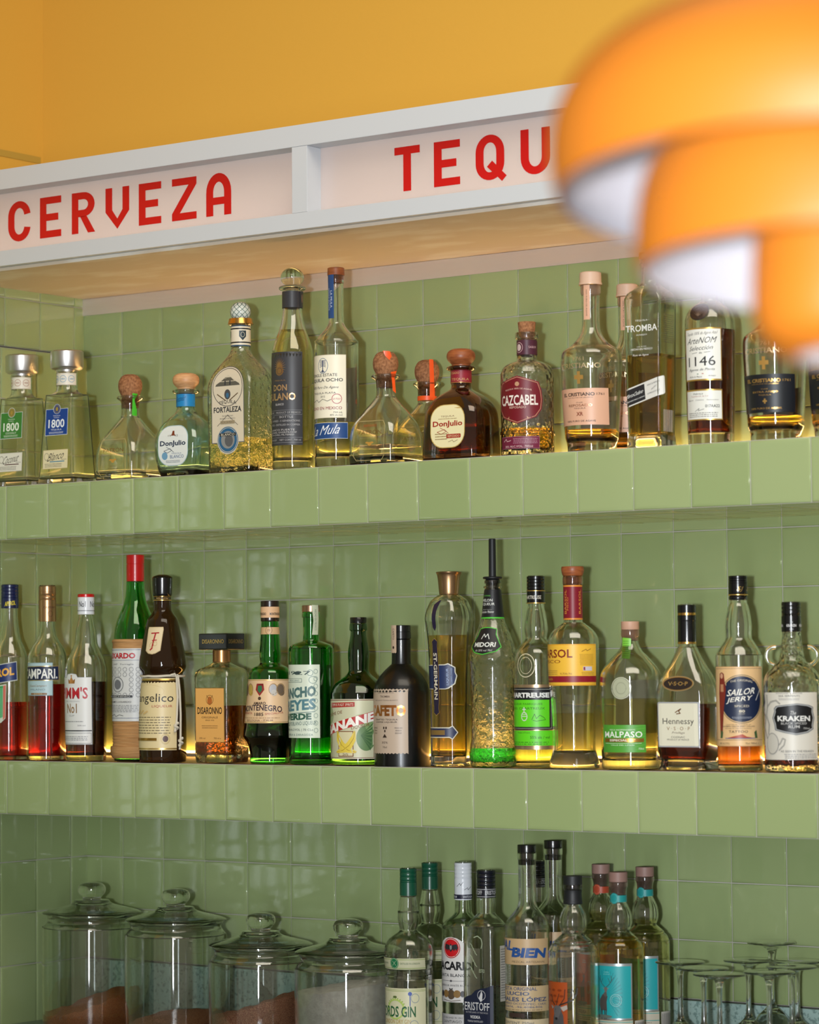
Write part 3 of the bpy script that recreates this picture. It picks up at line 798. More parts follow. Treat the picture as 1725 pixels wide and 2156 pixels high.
b = Bot('fortaleza', 'bottle', 'clear hammered bottle with green and white pinecone stopper and long arched label'); H = b.Y0
b.body([(508, 88), (514, 96), (528, 74), (540, 72), (690, 74), (740, 92, 86, 84), (800, 138, 112, 90), (860, 180, 135, 75), (920, 206, 150, 55), (980, 216, 156, 40), (1100, 214, 156, 30), (1620, 206, 150, 28), (H, 204, 148, 28)], HAMMER, t=3.6, tb=9, level=1385, lm=L_STRAW, n=6)
st = b.lathe('pinecone_stopper', [(340, 12), (348, 38), (370, 64), (400, 77), (430, 78), (455, 68), (470, 56)], mat('enamel_white', '#d9ddd4', .15, coat=.6), n=9)
me_v = []
L = Lab(b, 'green_scales', lift=.3, ncut=0)
for i in range(12):
    pass
L2V, L2F = [], []
def rad_pine(Y):
    q = smooth_profile([(340, 12), (348, 38), (370, 64), (400, 77), (430, 78), (455, 68), (470, 56)], 4)
    for p, r_ in zip(q, q[1:]):
        if p[0] <= Y <= r_[0]: return p[1] + (r_[1]-p[1]) * (Y-p[0]) / max(r_[0]-p[0], 1e-6)
    return q[-1][1]
for sgn in (1, -1):
    for i in range(11):
        pts = []
        for j in range(19):
            Y = 343 + 126 * j / 18; ph = 2*PI*i/11 + sgn * 1.25 * j / 18 * 1.4
            r_ = rad_pine(Y)
            for w in (-2.6, 2.6):
                p2 = ph + w / max(r_, 18)
                pts.append(((r_ + 1.6) * b.k * math.sin(p2), -(r_ + 1.6) * b.k * math.cos(p2), b.z(Y)))
        n = len(L2V); L2V += pts; L2F += [(n+2*j, n+2*j+1, n+2*j+3, n+2*j+2) for j in range(18)]
o = link('green_scales', mesh('green_scales', L2V, L2F), ink('#0d4b3a'), st)
band(b, 'gold_collar', 470, 512, 88, 98, GOLDM)
L = Lab(b, 'neck_label', lift=.4, R=74)
L.r(-200, 200, 525, 683, '#33506b').r(-200, 200, 533, 674, '#ddd2bb').r(-200, 200, 546, 556, INK).r(-200, 200, 650, 660, INK)
for x in (-66, 66):
    L.poly([(x-26, 566), (x+26, 566), (x+26, 610), (x, 640), (x-26, 610)], '#23343c').ring(x, 596, 15, 20, 3, '#cfc5ae')
L.done()
L = Lab(b, 'front_label', flat=True, ncut=10)
P_ = [(-160, 1422)] + [(160*math.cos(math.radians(t)), 1000 - 160*math.sin(math.radians(t))) for t in range(180, -1, -10)] + [(160, 1422)]
L.poly(P_, '#55565a')
P2 = [(x*.965, (Y if Y > 1400 else 1000 + (Y-1000)*.965)) for x, Y in P_]
P2[0] = (-154, 1416); P2[-1] = (154, 1416)
L.poly(P2, '#d5c9b2')
L.ring(0, 1000, 146, 146, 5, '#3c3d42', 40)
L.poly([(-120, 990), (120, 990), (110, 975), (60, 950), (0, 905), (-60, 950), (-110, 975)], '#5c5950').poly([(-70, 948), (0, 905), (70, 948), (80, 958), (-80, 958)], '#cdc2ab').r(-30, -18, 950, 985, '#33343a').r(18, 30, 950, 985, '#33343a')
L.line([(-100, 1050), (-60, 1075), (-20, 1100)], 8, '#6a5640').line([(100, 1050), (60, 1075), (20, 1100)], 8, '#6a5640').ell(0, 1055, 30, 38, '#4b4a4c').ell(0, 1062, 14, 20, '#3c6a8c')
L.t('TEQUILA', 0, 170, 1108, 1138, INK, arch=12)
L.t('FORTALEZA', 0, 270, 1148, 1190, '#22252c', bold=.02)
L.line([(-100, 1290), (0, 1210), (100, 1290)], 4, '#6b6458').t('750 ML 40% ALC', 0, 110, 1212, 1222, '#4b4a4c').t('PRODUCT OF MEXICO', 0, 150, 1232, 1242, '#4b4a4c').r(-70, 70, 1252, 1278, '#a7977a').t('HECHO EN MEXICO', 0, 130, 1256, 1274, '#5b5346')
L.done()
L = Lab(b, 'round_label', flat=True, lift=.6, ncut=6)
L.ell(0, 1398, 106, 106, '#c8c0ac', 36).ell(0, 1398, 99, 99, '#2d5f84', 36).ring(0, 1398, 92, 92, 3, '#dcd3bd', 36).ell(0, 1398, 66, 66, '#8a8a88', 32).ell(10, 1404, 40, 46, '#5b5b5d')
L.r(-80, 80, 1346, 1370, '#22252c').t('BLANCO', 0, 130, 1349, 1367, '#dcd3bd').t('ELABORADO EN PATRONA', 0, 150, 1468, 1482, '#dcd3bd', arch=-26).done()

b = Bot('fulano', 'bottle', 'tall round bottle with glass ball stopper and charcoal label, tallest beside the pinecone-stoppered bottle'); H = b.Y0
b.body([(252, 66), (262, 72), (262, 72), (400, 74), (470, 82), (550, 100), (620, 128), (690, 150), (740, 158), (800, 160), (1200, 160), (1600, 156), (H, 154)], CLEAR, t=3.2, tb=17, level=560, lm=L_STRAW, foot=4)
b.lathe('glass_ball_stopper', [(82, 16), (86, 38), (104, 68), (135, 87), (165, 89), (190, 78), (208, 58), (214, 52), (225, 96), (240, 102), (252, 92), (258, 60), (300, 56), (300, 20)], GREENISH, n=10)
L = Lab(b, 'neck_band', lift=.4, R=76); L.r(-238, 238, 265, 390, '#37373b').done()
L = Lab(b, 'neck_tab', lift=.9, R=78, ncut=4)
xs = b.al * 78
L.poly([(xs+62, 265), (xs+128, 262), (xs+118, 300), (xs+108, 385), (xs+62, 385)], '#2f2f33').ell(xs+88, 320, 12, 34, '#6e5646').done()
L = Lab(b, 'front_label')
L.r(-182, 182, 735, 1440, '#3a3a3e')
for i in range(17):
    a = math.radians(-160 + 20 * i * .88 - 30); 
    L.poly([(0 + 6*math.cos(a+1.57), 850 + 6*math.sin(a+1.57)), (58*math.cos(a), 850 + 72*math.sin(a)), (0 - 6*math.cos(a+1.57), 850 - 6*math.sin(a+1.57))], '$b78f5f', i == 0)
L.ell(0, 880, 36, 34, '$a98257').ring(0, 880, 24, 24, 3, '#3a3a3e')
L.t('.TEQUILA.', 0, 110, 946, 958, '$c8a06f').t('DON', 0, 128, 982, 1030, '$d8b083', bold=.03).t('FULANO', 0, 258, 1046, 1102, '$d8b083', bold=.03).t('BLANCO', 0, 76, 1124, 1140, '#c9c6c4')
L.r(-178, 178, 1176, 1178, '#8c8c90').t('100% AGAVE     PRODUCT OF MEXICO', 0, 330, 1188, 1202, '#a8a6a6').r(-178, 178, 1210, 1212, '#8c8c90').t('LOT      BOTTLE', 0, 220, 1220, 1236, '#a8a6a6')
L.t('FAMILY OWNED - 5 GENERATIONS', 0, 320, 1250, 1264, '#a8a6a6').t('FERMENTED - DISTILLED IN COPPER', 0, 320, 1280, 1294, '#a8a6a6')
L.t('BLANCO FUERTE', 0, 240, 1318, 1332, '#b9b6b4').t('ORIGINAL OVERPROOF', 0, 270, 1338, 1350, '#b9b6b4').t('NON-CHILL FILTERED', 0, 230, 1356, 1368, '#b9b6b4').r(-178, 178, 1382, 1384, '#8c8c90')
L.t('50% 100 PROOF     NET CONT. 700 ml', 0, 330, 1394, 1408, '#a8a6a6').r(-178, 178, 1420, 1422, '#8c8c90')
L.done()

b = Bot('ocho', 'bottle', 'tall slim clear bottle with oak cap, cream label and blue script band'); H = b.Y0
b.body([(120, 58), (140, 62), (190, 62), (204, 57), (300, 57), (480, 59), (520, 68), (560, 96), (610, 140), (660, 164), (720, 168), (1590, 168), (H, 166)], CLEAR, t=3.2, tb=20, level=1262, lm=L_STRAW, foot=4)
b.lathe('oak_cap', [(80, 56), (84, 64), (84, 64), (138, 66), (138, 66), (140, 50), (140, 50), (200, 46), (200, 46), (202, 30)], WOODR)
L = Lab(b, 'tax_strip', lift=.4, R=62, ncut=3); s0 = -0.1 * 62
L.r(s0-28, s0+30, 138, 470, '#29497c').t('LA MULA', s0+8, 16, 260, 390, '#cfd6e2', vert=1).t('SINGLE ESTATE', s0-14, 9, 240, 410, '#cfd6e2', vert=1).done()
L = Lab(b, 'front_label')
L.r(-186, 186, 757, 1236, '#b8ad92').r(-182, 182, 761, 1232, '#ece5cf')
L.ring(0, 840, 46, 58, 4, '#5f7592').line([(0, 800), (0, 890)], 7, NAVY)
for i in range(5): L.line([(-26, 850 - i*12), (0, 838 - i*9), (26, 850 - i*12)], 4, NAVY)
for i in range(3): L.line([(-20+i*10, 890), (0, 872), (20-i*10, 890)], 3, NAVY)
L.t('SINGLE ESTATE', 0, 232, 900, 922, '#2c2b2e').t('TEQUILA OCHO', 0, 318, 936, 966, '#232226', bold=.01)
L.t('100% Puro De Agave', 0, 250, 994, 1018, '#4b484a', slant=.5).t('TEQUILA PLATA', 0, 210, 1040, 1056, '#3b3a3c').t('2015', 0, 40, 1066, 1080, '#3b3a3c')
L.line([(-110, 1110), (-60, 1095), (-40, 1115), (0, 1092), (40, 1108), (70, 1096)], 3, '#3b3a3c').ring(112, 1092, 38, 38, 4, '#b0455a').t('LA MULA', 112, 56, 1086, 1098, '#b0455a')
L.t('HECHO EN MEXICO', 0, 300, 1150, 1172, '#8a2436').t('750 mL', 120, 70, 1188, 1200, '#2c2b2e').t('40% alc./vol.', 108, 96, 1208, 1220, '#2c2b2e').done()
L = Lab(b, 'lower_label')
L.r(-196, 196, 1270, 1392, '#c8ccd2').r(-194, 194, 1273, 1389, '#23477f').t('La Mula', 10, 260, 1290, 1362, '#e4e6ea', slant=.5, rise=14).done()
L = Lab(b, 'rear_label', side=PI*.98, lift=.2); L.r(-150, 150, 830, 1250, '#b9b2a4').done()

b = Bot('cazcabel', 'bottle', 'round stubby bottle with bare cork and dark red hexagonal label', rz=12); H = b.Y0
b.body([(524, 80), (530, 92), (572, 92), (580, 80), (600, 79), (735, 80), (752, 96), (768, 140), (795, 184), (840, 208), (880, 213), (1100, 212), (1300, 210), (1312, 216), (1340, 216), (1350, 211), (1480, 212), (H, 210)], EMBOSS, t=3.6, tb=10, level=1292, lm=L_GOLD, foot=4)
b.lathe('cork', [(441, 68), (444, 72), (444, 72), (520, 64), (600, 60), (600, 60), (602, 40)], CORK)
L = Lab(b, 'neck_label', lift=.4, R=80); L.r(-250, 250, 590, 706, '#4c2433').ring(-40, 648, 38, 42, 4, '#c9a3a5').ell(-40, 648, 22, 28, '#c9b3b0').t('SABOR', 78, 70, 638, 656, '#c9a3a5').t('SABOR', -150, 70, 638, 656, '#c9a3a5').done()
L = Lab(b, 'front_label', lift=.5)
hx = [(-172, 935), (0, 885), (172, 935), (196, 1000), (206, 1075), (196, 1150), (150, 1210), (0, 1262), (-150, 1210), (-196, 1150), (-206, 1075), (-196, 1000)]
L.poly(hx, '#7c1a2c').poly([(x*.955, 1075+(Y-1075)*.955) for x, Y in hx], '#b58a6a').poly([(x*.93, 1075+(Y-1075)*.93) for x, Y in hx], '#6d0f1d')
L.t('CAZCABEL', 0, 330, 1036, 1118, '#e3d9d0', bold=.02).t('REPOSADO', 0, 140, 1124, 1142, '#d7b9a8').t('TEQUILA 100% DE AGAVE', 0, 230, 994, 1008, '#d7b9a8', arch=14).ell(0, 950, 18, 18, '#b58a6a').done()
L = Lab(b, 'lower_label', lift=.5); L.r(-175, 175, 1362, 1458, '#9c6b77').r(-172, 172, 1365, 1455, '#6d1b38').line([(-140, 1400), (-110, 1380), (-100, 1400), (-60, 1392)], 4, '#d7b9b8').small(60, 200, 1374, 1420, 4, '#b48a98').t('38% ALC.VOL. 700ml', 0, 240, 1432, 1448, '#d7b9b8').done()
L = Lab(b, 'rear_label', side=PI, lift=.2); L.r(-170, 170, 960, 1260, '#bdbab2').done()

def flare_bottle(pid, label, kind):
    b = Bot(pid, 'bottle', label, ref='cristiano', rz=8); H = b.Y0
    P = [(150, 72), (160, 80), (212, 80), (222, 74), (300, 71), (430, 70), (500, 76), (560, 100), (620, 152), (655, 205), (680, 232), (720, 243), (800, 244), (900, 240), (1150, 226), (1340, 214), (1375, 208), (1400, 200), (1440, 194), (H, 192)]
    lv = {'rose': 1300, 'back': 780, 'dark': 1290, 'far': 760}[kind]
    lm = L_GOLD if kind == 'rose' else (L_AMBER if kind != 'dark' else L_GOLD)
    b.body(P, CLEAR, t=4, tb=22, level=lv, lm=lm, foot=4)
    capm = mat('blush_cap', '#dcb9a0', .4, coat=.2) if kind in ('rose', 'back') else BLACK
    cp = b.lathe('cap', [(45, 78), (52, 86), (52, 86), (128, 88), (128, 88), (130, 92), (146, 92), (150, 86), (150, 70), (150, 70), (228, 66), (228, 66), (230, 40)], capm)
    band(b, 'copper_ring', 130, 150, 89, 92, GOLDM, cp)
    lab, tx = ('#d9a98c', '#3a2a24') if kind in ('rose', 'back') else ('#171a20', '$d2a860')
    L = Lab(b, 'tax_strip', lift=.5, R=80, ncut=3); L.r(-24, 28, 152, 428, lab if kind in ('rose', 'back') else '#20242b')
    L.t('100% PURO DE AGAVE', 2, 11, 190, 400, tx, vert=1).done()
    L = Lab(b, 'embossed_cross', lift=.6, ncut=0); cr = '$e0b060'
    L.r(-13, 13, 852, 950, cr).r(-38, 38, 882, 914, cr).done()
    L = Lab(b, 'embossed_name', lift=.3); g = '$d8c49a'
    L.t('1761', 0, 90, 738, 768, g).t('CRISTIANO', 0, 360, 786, 828, g, bold=.01).done()
    L = Lab(b, 'front_label', lift=.4)
    L.r(-240, 240, 985, 1272, lab)
    L.t('EL CRISTIANO', -20, 290, 1018, 1046, tx, bold=.03).t('1761', 170, 62, 1022, 1040, tx, bold=.01).t('LOS ALTOS DE JALISCO', 0, 220, 1054, 1064, tx)
    L.t('CLASE', 0, 56, 1092, 1100, tx).t('REPOSADO' if kind in ('rose', 'back') else 'EXTRA AÑEJO', 0, 205, 1108, 1128, '$c08060' if kind in ('rose', 'back') else tx, bold=.01).t('TEQUILA', 0, 100, 1136, 1148, tx)
    if kind in ('rose', 'back'): L.t('XR', 0, 58, 1170, 1200, '#8a4a34', bold=.03)
    else: L.r(-6, 6, 1168, 1206, tx).r(-17, 17, 1181, 1193, tx)
    L.t('100% PURO DE AGAVE', 0, 250, 1234, 1248, tx, bold=.01).done()
    L = Lab(b, 'rear_label', side=PI, lift=.2); L.r(-190, 190, 1060, 1280, '#b6b3ab' if kind in ('rose', 'back') else '#20242b').done()
    return b
flare_bottle('cristiano', 'clear flared bottle with tall neck, blush pink cap and rose label, fully visible', 'rose')
flare_bottle('cristiano_back', 'clear flared bottle with blush cap, mostly hidden behind the square green-edged bottle', 'back')
flare_bottle('cristiano_dark', 'clear flared bottle with black label and gold lettering below the orange lamp', 'dark')
flare_bottle('cristiano_far', 'amber flared bottle with black label, last on the top shelf at the right', 'far')

b = Bot('tromba', 'bottle', 'square clear bottle of amber tequila with slanted black and white sticker'); H = b.Y0
b.body([(20, 76), (26, 82), (60, 82), (70, 70), (180, 72), (228, 84, 84, 80), (262, 120, 110, 80), (300, 158, 132, 50), (345, 176, 140, 30), (345, 176, 140, 30), (900, 166, 134, 26), (1300, 158, 128, 26), (1440, 156, 126, 28), (1500, 162, 132, 28), (H, 166, 136, 30)], GREENISH, t=4.0, tb=20, level=808, lm=liq('aged_tequila', (0.84, 0.52, 0.11, 1)), n=6)
plug(b, [(-40, 80), (-34, 88), (-34, 88), (18, 88), (18, 88), (20, 60), (20, 60), (80, 56), (80, 30)], WOOD)
L = Lab(b, 'front_print', flat=True, ncut=0, lift=.3); W = '#e6e8e4'
L.t('TEQUILA', 0, 120, 525, 540, W).t('TROMBA', 0, 300, 568, 622, W, bold=.005).t('AÑEJO', 0, 105, 642, 658, W).t('LOS ALTOS', 0, 90, 742, 750, W).t('HECHO EN MEXICO', 0, 205, 758, 774, W).t('Puro de Agave', -10, 150, 806, 826, W, slant=.4).done()
L = Lab(b, 'slanted_sticker', flat=True, ncut=6, lift=.45)
L.poly([(-164, 1090), (186, 990), (196, 1000), (200, 1130), (190, 1140), (-158, 1240)], '#d5d4ce').poly([(-162, 1102), (18, 1050), (28, 1176), (-158, 1230)], '#26262a')
L.t('MarcoCedano', -72, 160, 1110, 1146, W, slant=.5, rise=46).t('TEQUILERO MARCO CEDANO', -66, 170, 1168, 1180, W, rise=48)
for i, q in enumerate(('HORNO DE MAMPOSTERIA', 'MOLINO', 'ALAMBIQUE DE COBRE')): L.t(q, 110, 130 if i != 1 else 50, 1040 + i*36, 1054 + i*36, '#3d3d40', rise=36)
L.done()
L = Lab(b, 'side_print', flat=True, ncut=0, side=1, lift=.3)
L.t('TROMBA', 0, 170, 400, 438, '#4c4c3e').small(0, 160, 480, 720, 14, '#5b5b4a', thick=.3)
for i in range(15): L.r(-70 + i*9.5, -70 + i*9.5 + (3 if i % 3 else 6), 1262, 1440, '#c9c9c4')
L.done()

b = Bot('artenom', 'bottle', 'straight clear bottle with round dark medallion and two gold-edged handwritten white labels', rz=8); H = b.Y0
b.body([(-30, 70), (-20, 78), (30, 78), (40, 68), (330, 70), (370, 86), (400, 128), (440, 172), (500, 198), (560, 205), (700, 206), (1300, 195), (1500, 188), (H, 186)], CLEAR, t=3.6, tb=20, level=606, lm=L_COGNAC, foot=4)
plug(b, [(-100, 70), (-94, 80), (-94, 80), (-30, 80), (-30, 60), (-30, 60), (60, 56), (60, 30)], CORK)
md = mat('antique_bronze', '#4a3b33', .4, metal=.6, bump=('noise', 160, .8, .002))
L = Lab(b, 'medallion', lift=1.6); cx = b.s_of(755, 470)
L.ell(cx, 468, 84, 72, md).ring(cx, 468, 84, 72, 10, '#2c2320')
for i in range(7):
    a = math.radians(-150 + 20*i); L.poly([(cx-4, 505), (cx + 58*math.cos(a), 500 + 66*math.sin(a)), (cx+4, 505)], '#6e5a4c', i == 0)
L.done()
L = Lab(b, 'upper_label', lift=.4)
s1 = b.s_of(932, 800); k1 = '#1f1d1f'
L.r(-s1, s1, 600, 1030, GOLD).r(-s1+7, s1-7, 612, 1018, '#e3e3dc')
L.t('Tequila 100% de Agave Azul', 0, 2*s1*.80, 632, 664, '#5a5350', slant=.4, rise=10).t('ArteNOM', 0, 2*s1*.74, 678, 728, k1, slant=.4, rise=8).t('Selección', 0, 2*s1*.6, 746, 782, k1, slant=.4, rise=8).line([(-80, 808), (-30, 802)], 3, k1).t('de', 0, 26, 796, 812, k1).line([(30, 802), (80, 798)], 3, k1)
L.t('1146', 0, 2*s1*.70, 834, 912, k1, bold=.0, rise=6).t('Agaves de Planta', 0, 2*s1*.66, 930, 956, k1, slant=.4, rise=4).r(-34, -20, 974, 979, '#2d6a44').r(8, 24, 972, 977, '#b0452c').t('Hecho de Mexico', -50, 120, 990, 1006, '#5a5350', slant=.3).t('Añejo', 90, 60, 986, 1002, '#5a5350', slant=.3).done()
L = Lab(b, 'lower_label', lift=.4)
L.r(-s1, s1, 1102, 1352, GOLD).r(-s1+7, s1-7, 1114, 1342, '#dfe0d9')
L.t('Fabrica', -30, 90, 1130, 1144, k1, slant=.4).t('Tequileña S.A. de C.V.', -20, 160, 1152, 1166, '#a05a50').t('Agave   Cultivo   Seleccion', 0, 280, 1182, 1196, '#5a5350', slant=.3).t('017AA22', 90, 116, 1226, 1250, k1, bold=.01).line([(-60, 1280), (-20, 1256), (-30, 1276), (20, 1262)], 3, k1).small(0, 270, 1286, 1330, 3, '#6a6460').done()
# ================= middle shelf =================
b = Bot('aperol', 'bottle', 'clear bottle of orange-red aperitif with navy cap, first on the middle shelf'); H = b.Y0
b.body([(384, 60), (390, 70), (590, 66), (700, 72), (790, 84), (850, 96), (900, 118), (950, 138), (1000, 150), (1060, 154), (1500, 152), (H, 152)], CLEAR, t=3.2, tb=8, level=1390, lm=L_ORANGERED)
b.lathe('cap', threads(378, 500, 76, 4) + [(500, 76), (500, 77), (582, 76), (582, 76), (583, 60)], NAVYCAP, n=10)
L = Lab(b, 'cap_print', lift=.4, R=77); L.t('APEROL', 62, 96, 520, 560, '#d8c53a', bold=.03, rise=14).done()
L = Lab(b, 'front_label')
L.poly([(-170, 1100), (178, 1040), (186, 1205), (-170, 1262)], '#b9bdb6').poly([(-168, 1106), (174, 1048), (180, 1198), (-168, 1254)], '#1b2d63').t('APEROL', 6, 300, 1108, 1180, '#e0a53a', bold=.04, rise=44).done()
L = Lab(b, 'lower_label')
L.poly([(-130, 1272), (88, 1236), (80, 1530), (40, 1568), (-130, 1590)], '#c9d2c3').poly([(-122, 1280), (60, 1250), (54, 1520), (-122, 1570)], '#3f9a58')
for i in range(12): L.line([(-110 + i*14, 1560 - i*3), (-100 + i*14, 1270)], 5, '#8cc9a0')
L.poly([(62, 1250), (84, 1246), (78, 1525), (58, 1545)], '#c96a5a').done()

b = Bot('campari', 'bottle', 'deep red bitter in a clear bottle with bronze cap and navy banded label', rz=8); H = b.Y0
b.body([(396, 58), (402, 70), (700, 66), (760, 68), (820, 80), (870, 104), (920, 138), (980, 162), (1040, 168), (1240, 167), (1820, 162), (H, 160)], CLEAR, t=3.2, tb=8, level=1236, lm=L_RED)
b.lathe('cap', cyl(390, 440, 74) , BRONZE, ribs=(394, 438), n=18)
b.lathe('cap_sleeve', threads(438, 515, 75, 2) + [(515, 76), (515, 76), (695, 76), (695, 76), (696, 64)], BRONZE, n=10)
L = Lab(b, 'cap_print', lift=.4, R=76); L.t('CAMPARI', 68, 110, 565, 584, '#5b3a2a').ring(74, 630, 22, 26, 3, '#5b3a2a').done()
L = Lab(b, 'front_label')
L.r(-158, 150, 1052, 1335, '#8fa9b0').r(-152, 144, 1058, 1330, '#a9c2c8').poly([(-200, 1084), (206, 1078), (210, 1205), (-200, 1210)], '$c9b27a').poly([(-198, 1090), (201, 1085), (204, 1199), (-198, 1203)], '#14203f')
L.t('CAMPARI.', 12, 360, 1104, 1190, '#e6e6e2', bold=.02).t('CasaCampari', 10, 170, 1242, 1264, '#8d6b44', slant=.4).t('MILANO', 10, 150, 1276, 1290, '#6d7f86').r(-60, 100, 1312, 1328, '#8a6a4a').t('BITTER', 20, 80, 1315, 1325, '#d8c8a0').done()

b = Bot('pimms', 'bottle', "clear bottle of dark fruit cup with white cap, red cap top and white crowned label"); H = b.Y0
b.body([(466, 56), (472, 66), (640, 62), (700, 72), (780, 88), (860, 96), (900, 104), (960, 132), (1020, 160), (1080, 178), (1140, 184), (1300, 184), (1700, 178), (H, 172)], CLEAR, t=3.2, tb=10, level=1216, lm=L_DARK)
b.lathe('cap', cyl(460, 486, 72), REDCAP)
b.lathe('cap_sleeve', cyl(486, 636, 73), WHITECAP)
L = Lab(b, 'cap_print', lift=.4, R=73); L.t('No1', 20, 62, 522, 572, '#2c2a2c', bold=.01).t('No1', 122, 62, 522, 572, '#2c2a2c').r(-200, 200, 602, 606, INK).done()
L = Lab(b, 'front_label')
e = b.s_of(795, 1400)
P_ = [(-e, 1176), (-64, 1176), (-50, 1150), (0, 1142), (50, 1150), (64, 1176), (e, 1176), (e, 1756), (-e, 1756)]
L.poly(P_, '#8f9092').poly([(x*.975, 1466 + (Y-1466)*.985) for x, Y in P_], '#d9d9d7')
L.poly([(-34, 1232), (-40, 1190), (-20, 1206), (0, 1170), (20, 1206), (40, 1190), (34, 1232)], '$c88a4e').ell(0, 1166, 8, 8, '$c88a4e')
L.t("PIMM'S", 0, e*1.62, 1262, 1364, '#b2202c', bold=.02).t('THE ORIGINAL', 0, 170, 1378, 1390, '#a9a9a9').t('No1', 0, 110, 1404, 1486, '$b8844a', bold=.01).t('CUP', 0, 60, 1500, 1514, '#8a8a8a').small(0, 220, 1545, 1570, 1, '#9a9a9a').t('25% vol', e*.5, 70, 1586, 1598, '#6a6a6a')
L.r(-e*.97, e*.97, 1632, 1641, '#23242a').small(0, e*1.6, 1680, 1722, 3, '#77777b').frame(-e*.95, e*.95, 1655, 1746, 3, '#5a5b60').done()

b = Bot('luxardo', 'bottle', 'green bottle with red cap wrapped in woven straw, behind the monk-shaped bottle'); H = b.Y0
b.body([(340, 66), (350, 78), (400, 80), (480, 88), (560, 108), (640, 142), (710, 168), (780, 182), (850, 188), (1000, 190), (1760, 188), (H, 186)], GREEN, t=3.2, tb=10, level=765, lm=L_CLEAR)
b.lathe('cap', cyl(120, 196, 78) + [(196, 74), (204, 74), (204, 78), (204, 78), (352, 77), (352, 77), (353, 66)], REDCAP)
STRAW = mat('woven_straw', '#c2935f', .8, vary=('#a87b4a', 30, (1, 1, 14)), bump=('noise', 30, .5, .002, (1, 1, 14)))
b.lathe('straw_wrap', [(850, 190), (856, 200), (866, 204), (880, 200), (884, 197), (884, 197), (960, 197), (1500, 196), (1500, 196)] + [q for i in range(9) for q in ((1530 + i*28, 200), (1552 + i*28, 194))] + [(1768, 196), (1768, 196), (1774, 216), (1820, 218), (1860, 206), (1876, 194)], STRAW, n=12, sub=2)
L = Lab(b, 'front_label', R=200, lift=.5)
L.r(-222, 222, 930, 1555, '#cfcfcc').frame(-212, 200, 940, 1530, 4, '#34466e').t('LUXARDO', -20, 330, 968, 1018, '#b3202c', bold=.04).r(-205, 190, 1030, 1033, '#34466e').t('1947   Torreglia', 20, 220, 1060, 1076, '#44464e')
rnd = random.Random(3)
for i in range(7):
    for j in range(6):
        if 2 <= j <= 4 and 1 <= i <= 4: continue
        L.ring(-170 + i*56, 1110 + j*44, 19, 19, 3, '#55565c', 14)
L.ring(-20, 1240, 62, 66, 5, '#44464e', 24).ell(-20, 1240, 38, 42, '#6a6b70')
L.r(-200, 120, 1332, 1352, '#33343a').t('MARASCHINO', -40, 280, 1336, 1348, '#cfcfcc').t('GIROLAMO LUXARDO', -30, 280, 1382, 1396, '#33343a', bold=.01).small(-10, 360, 1412, 1480, 5, '#6a6b70').line([(-100, 1510), (-60, 1495), (-40, 1515), (0, 1500), (40, 1508)], 4, '#33343a').done()
L = Lab(b, 'side_label', R=200, lift=.55); L.t('MARASCHINO', 236, 26, 1130, 1400, '#b3202c', vert=-1, bold=.03).done()

b = Bot('frangelico', 'bottle', 'dark brown monk-shaped bottle with black cap, cream label and knotted white cord'); H = b.Y0
b.body([(330, 64), (345, 76), (470, 76), (580, 78), (620, 90), (660, 120), (690, 136), (780, 156), (900, 180), (1000, 198), (1070, 206), (1105, 200), (1135, 182), (1165, 172), (1190, 178), (1230, 186), (1500, 202), (1800, 206), (H, 200)], DARKBROWN, t=3.4, tb=9, level=1000, lm=L_DARK)
b.lathe('cap', [(290, 18), (292, 40), (304, 74), (318, 88), (330, 89), (400, 87), (460, 84), (472, 80), (472, 80), (478, 76)], BLACK)
band(b, 'gold_bands', 478, 482, 78.5, 78.5, GOLDM)
L = Lab(b, 'neck_print', lift=.35, R=78); L.r(-200, 200, 510, 516, GOLD).t('PRODUCT OF ITALY', 56, 110, 490, 504, '#c9a56a').done()
L = Lab(b, 'shield_label', lift=.4); cx = b.s_of(1333, 860)
pp = [(-68, 745), (68, 745), (74, 765), (72, 950), (30, 975), (0, 982), (-40, 975), (-72, 950), (-74, 765)]
L.poly([(cx + x, Y) for x, Y in pp], '#b9a37a').poly([(cx + x*.92, 862 + (Y-862)*.95) for x, Y in pp], '#d9c6a0')
L.line([(cx-30, 800), (cx+38, 796)], 11, '#a3242c').line([(cx+10, 800), (cx-2, 870), (cx-8, 930), (cx-24, 944)], 13, '#a3242c').line([(cx-14, 862), (cx+26, 858)], 8, '#a3242c').ring(cx-14, 900, 20, 22, 3, '#b79a6a').ring(cx+18, 890, 16, 20, 3, '#b79a6a').done()
L = Lab(b, 'front_label', lift=.4)
e = b.s_of(1530, 1400)
L.r(-e, e, 1185, 1803, '#d8c596').r(-e, e, 1192, 1206, '$c9a860').r(-e, e, 1785, 1797, '$c9a860')
L.t('Frangelico', 0, e*1.72, 1318, 1412, '#1d1b1c', bold=.0).t('LIQUEUR', e*.5, e*.66, 1416, 1440, '#a33a34').ring(0, 1300, 150, 60, 2, '#c9b27c').small(0, e*1.6, 1510, 1668, 7, '#6b5f45', thick=.3)
for i in range(14): L.ell(-e*.35 + 12*i - 60, 1490 - 6*(i % 5), 12, 8, '#cdae74', 10)
L.r(-e*.9, e*.35, 1698, 1722, '$a88038').ring(e*.62, 1706, 40, 44, 8, '#c7b07a').ell(e*.62, 1706, 24, 26, '#5a3f3c').done()
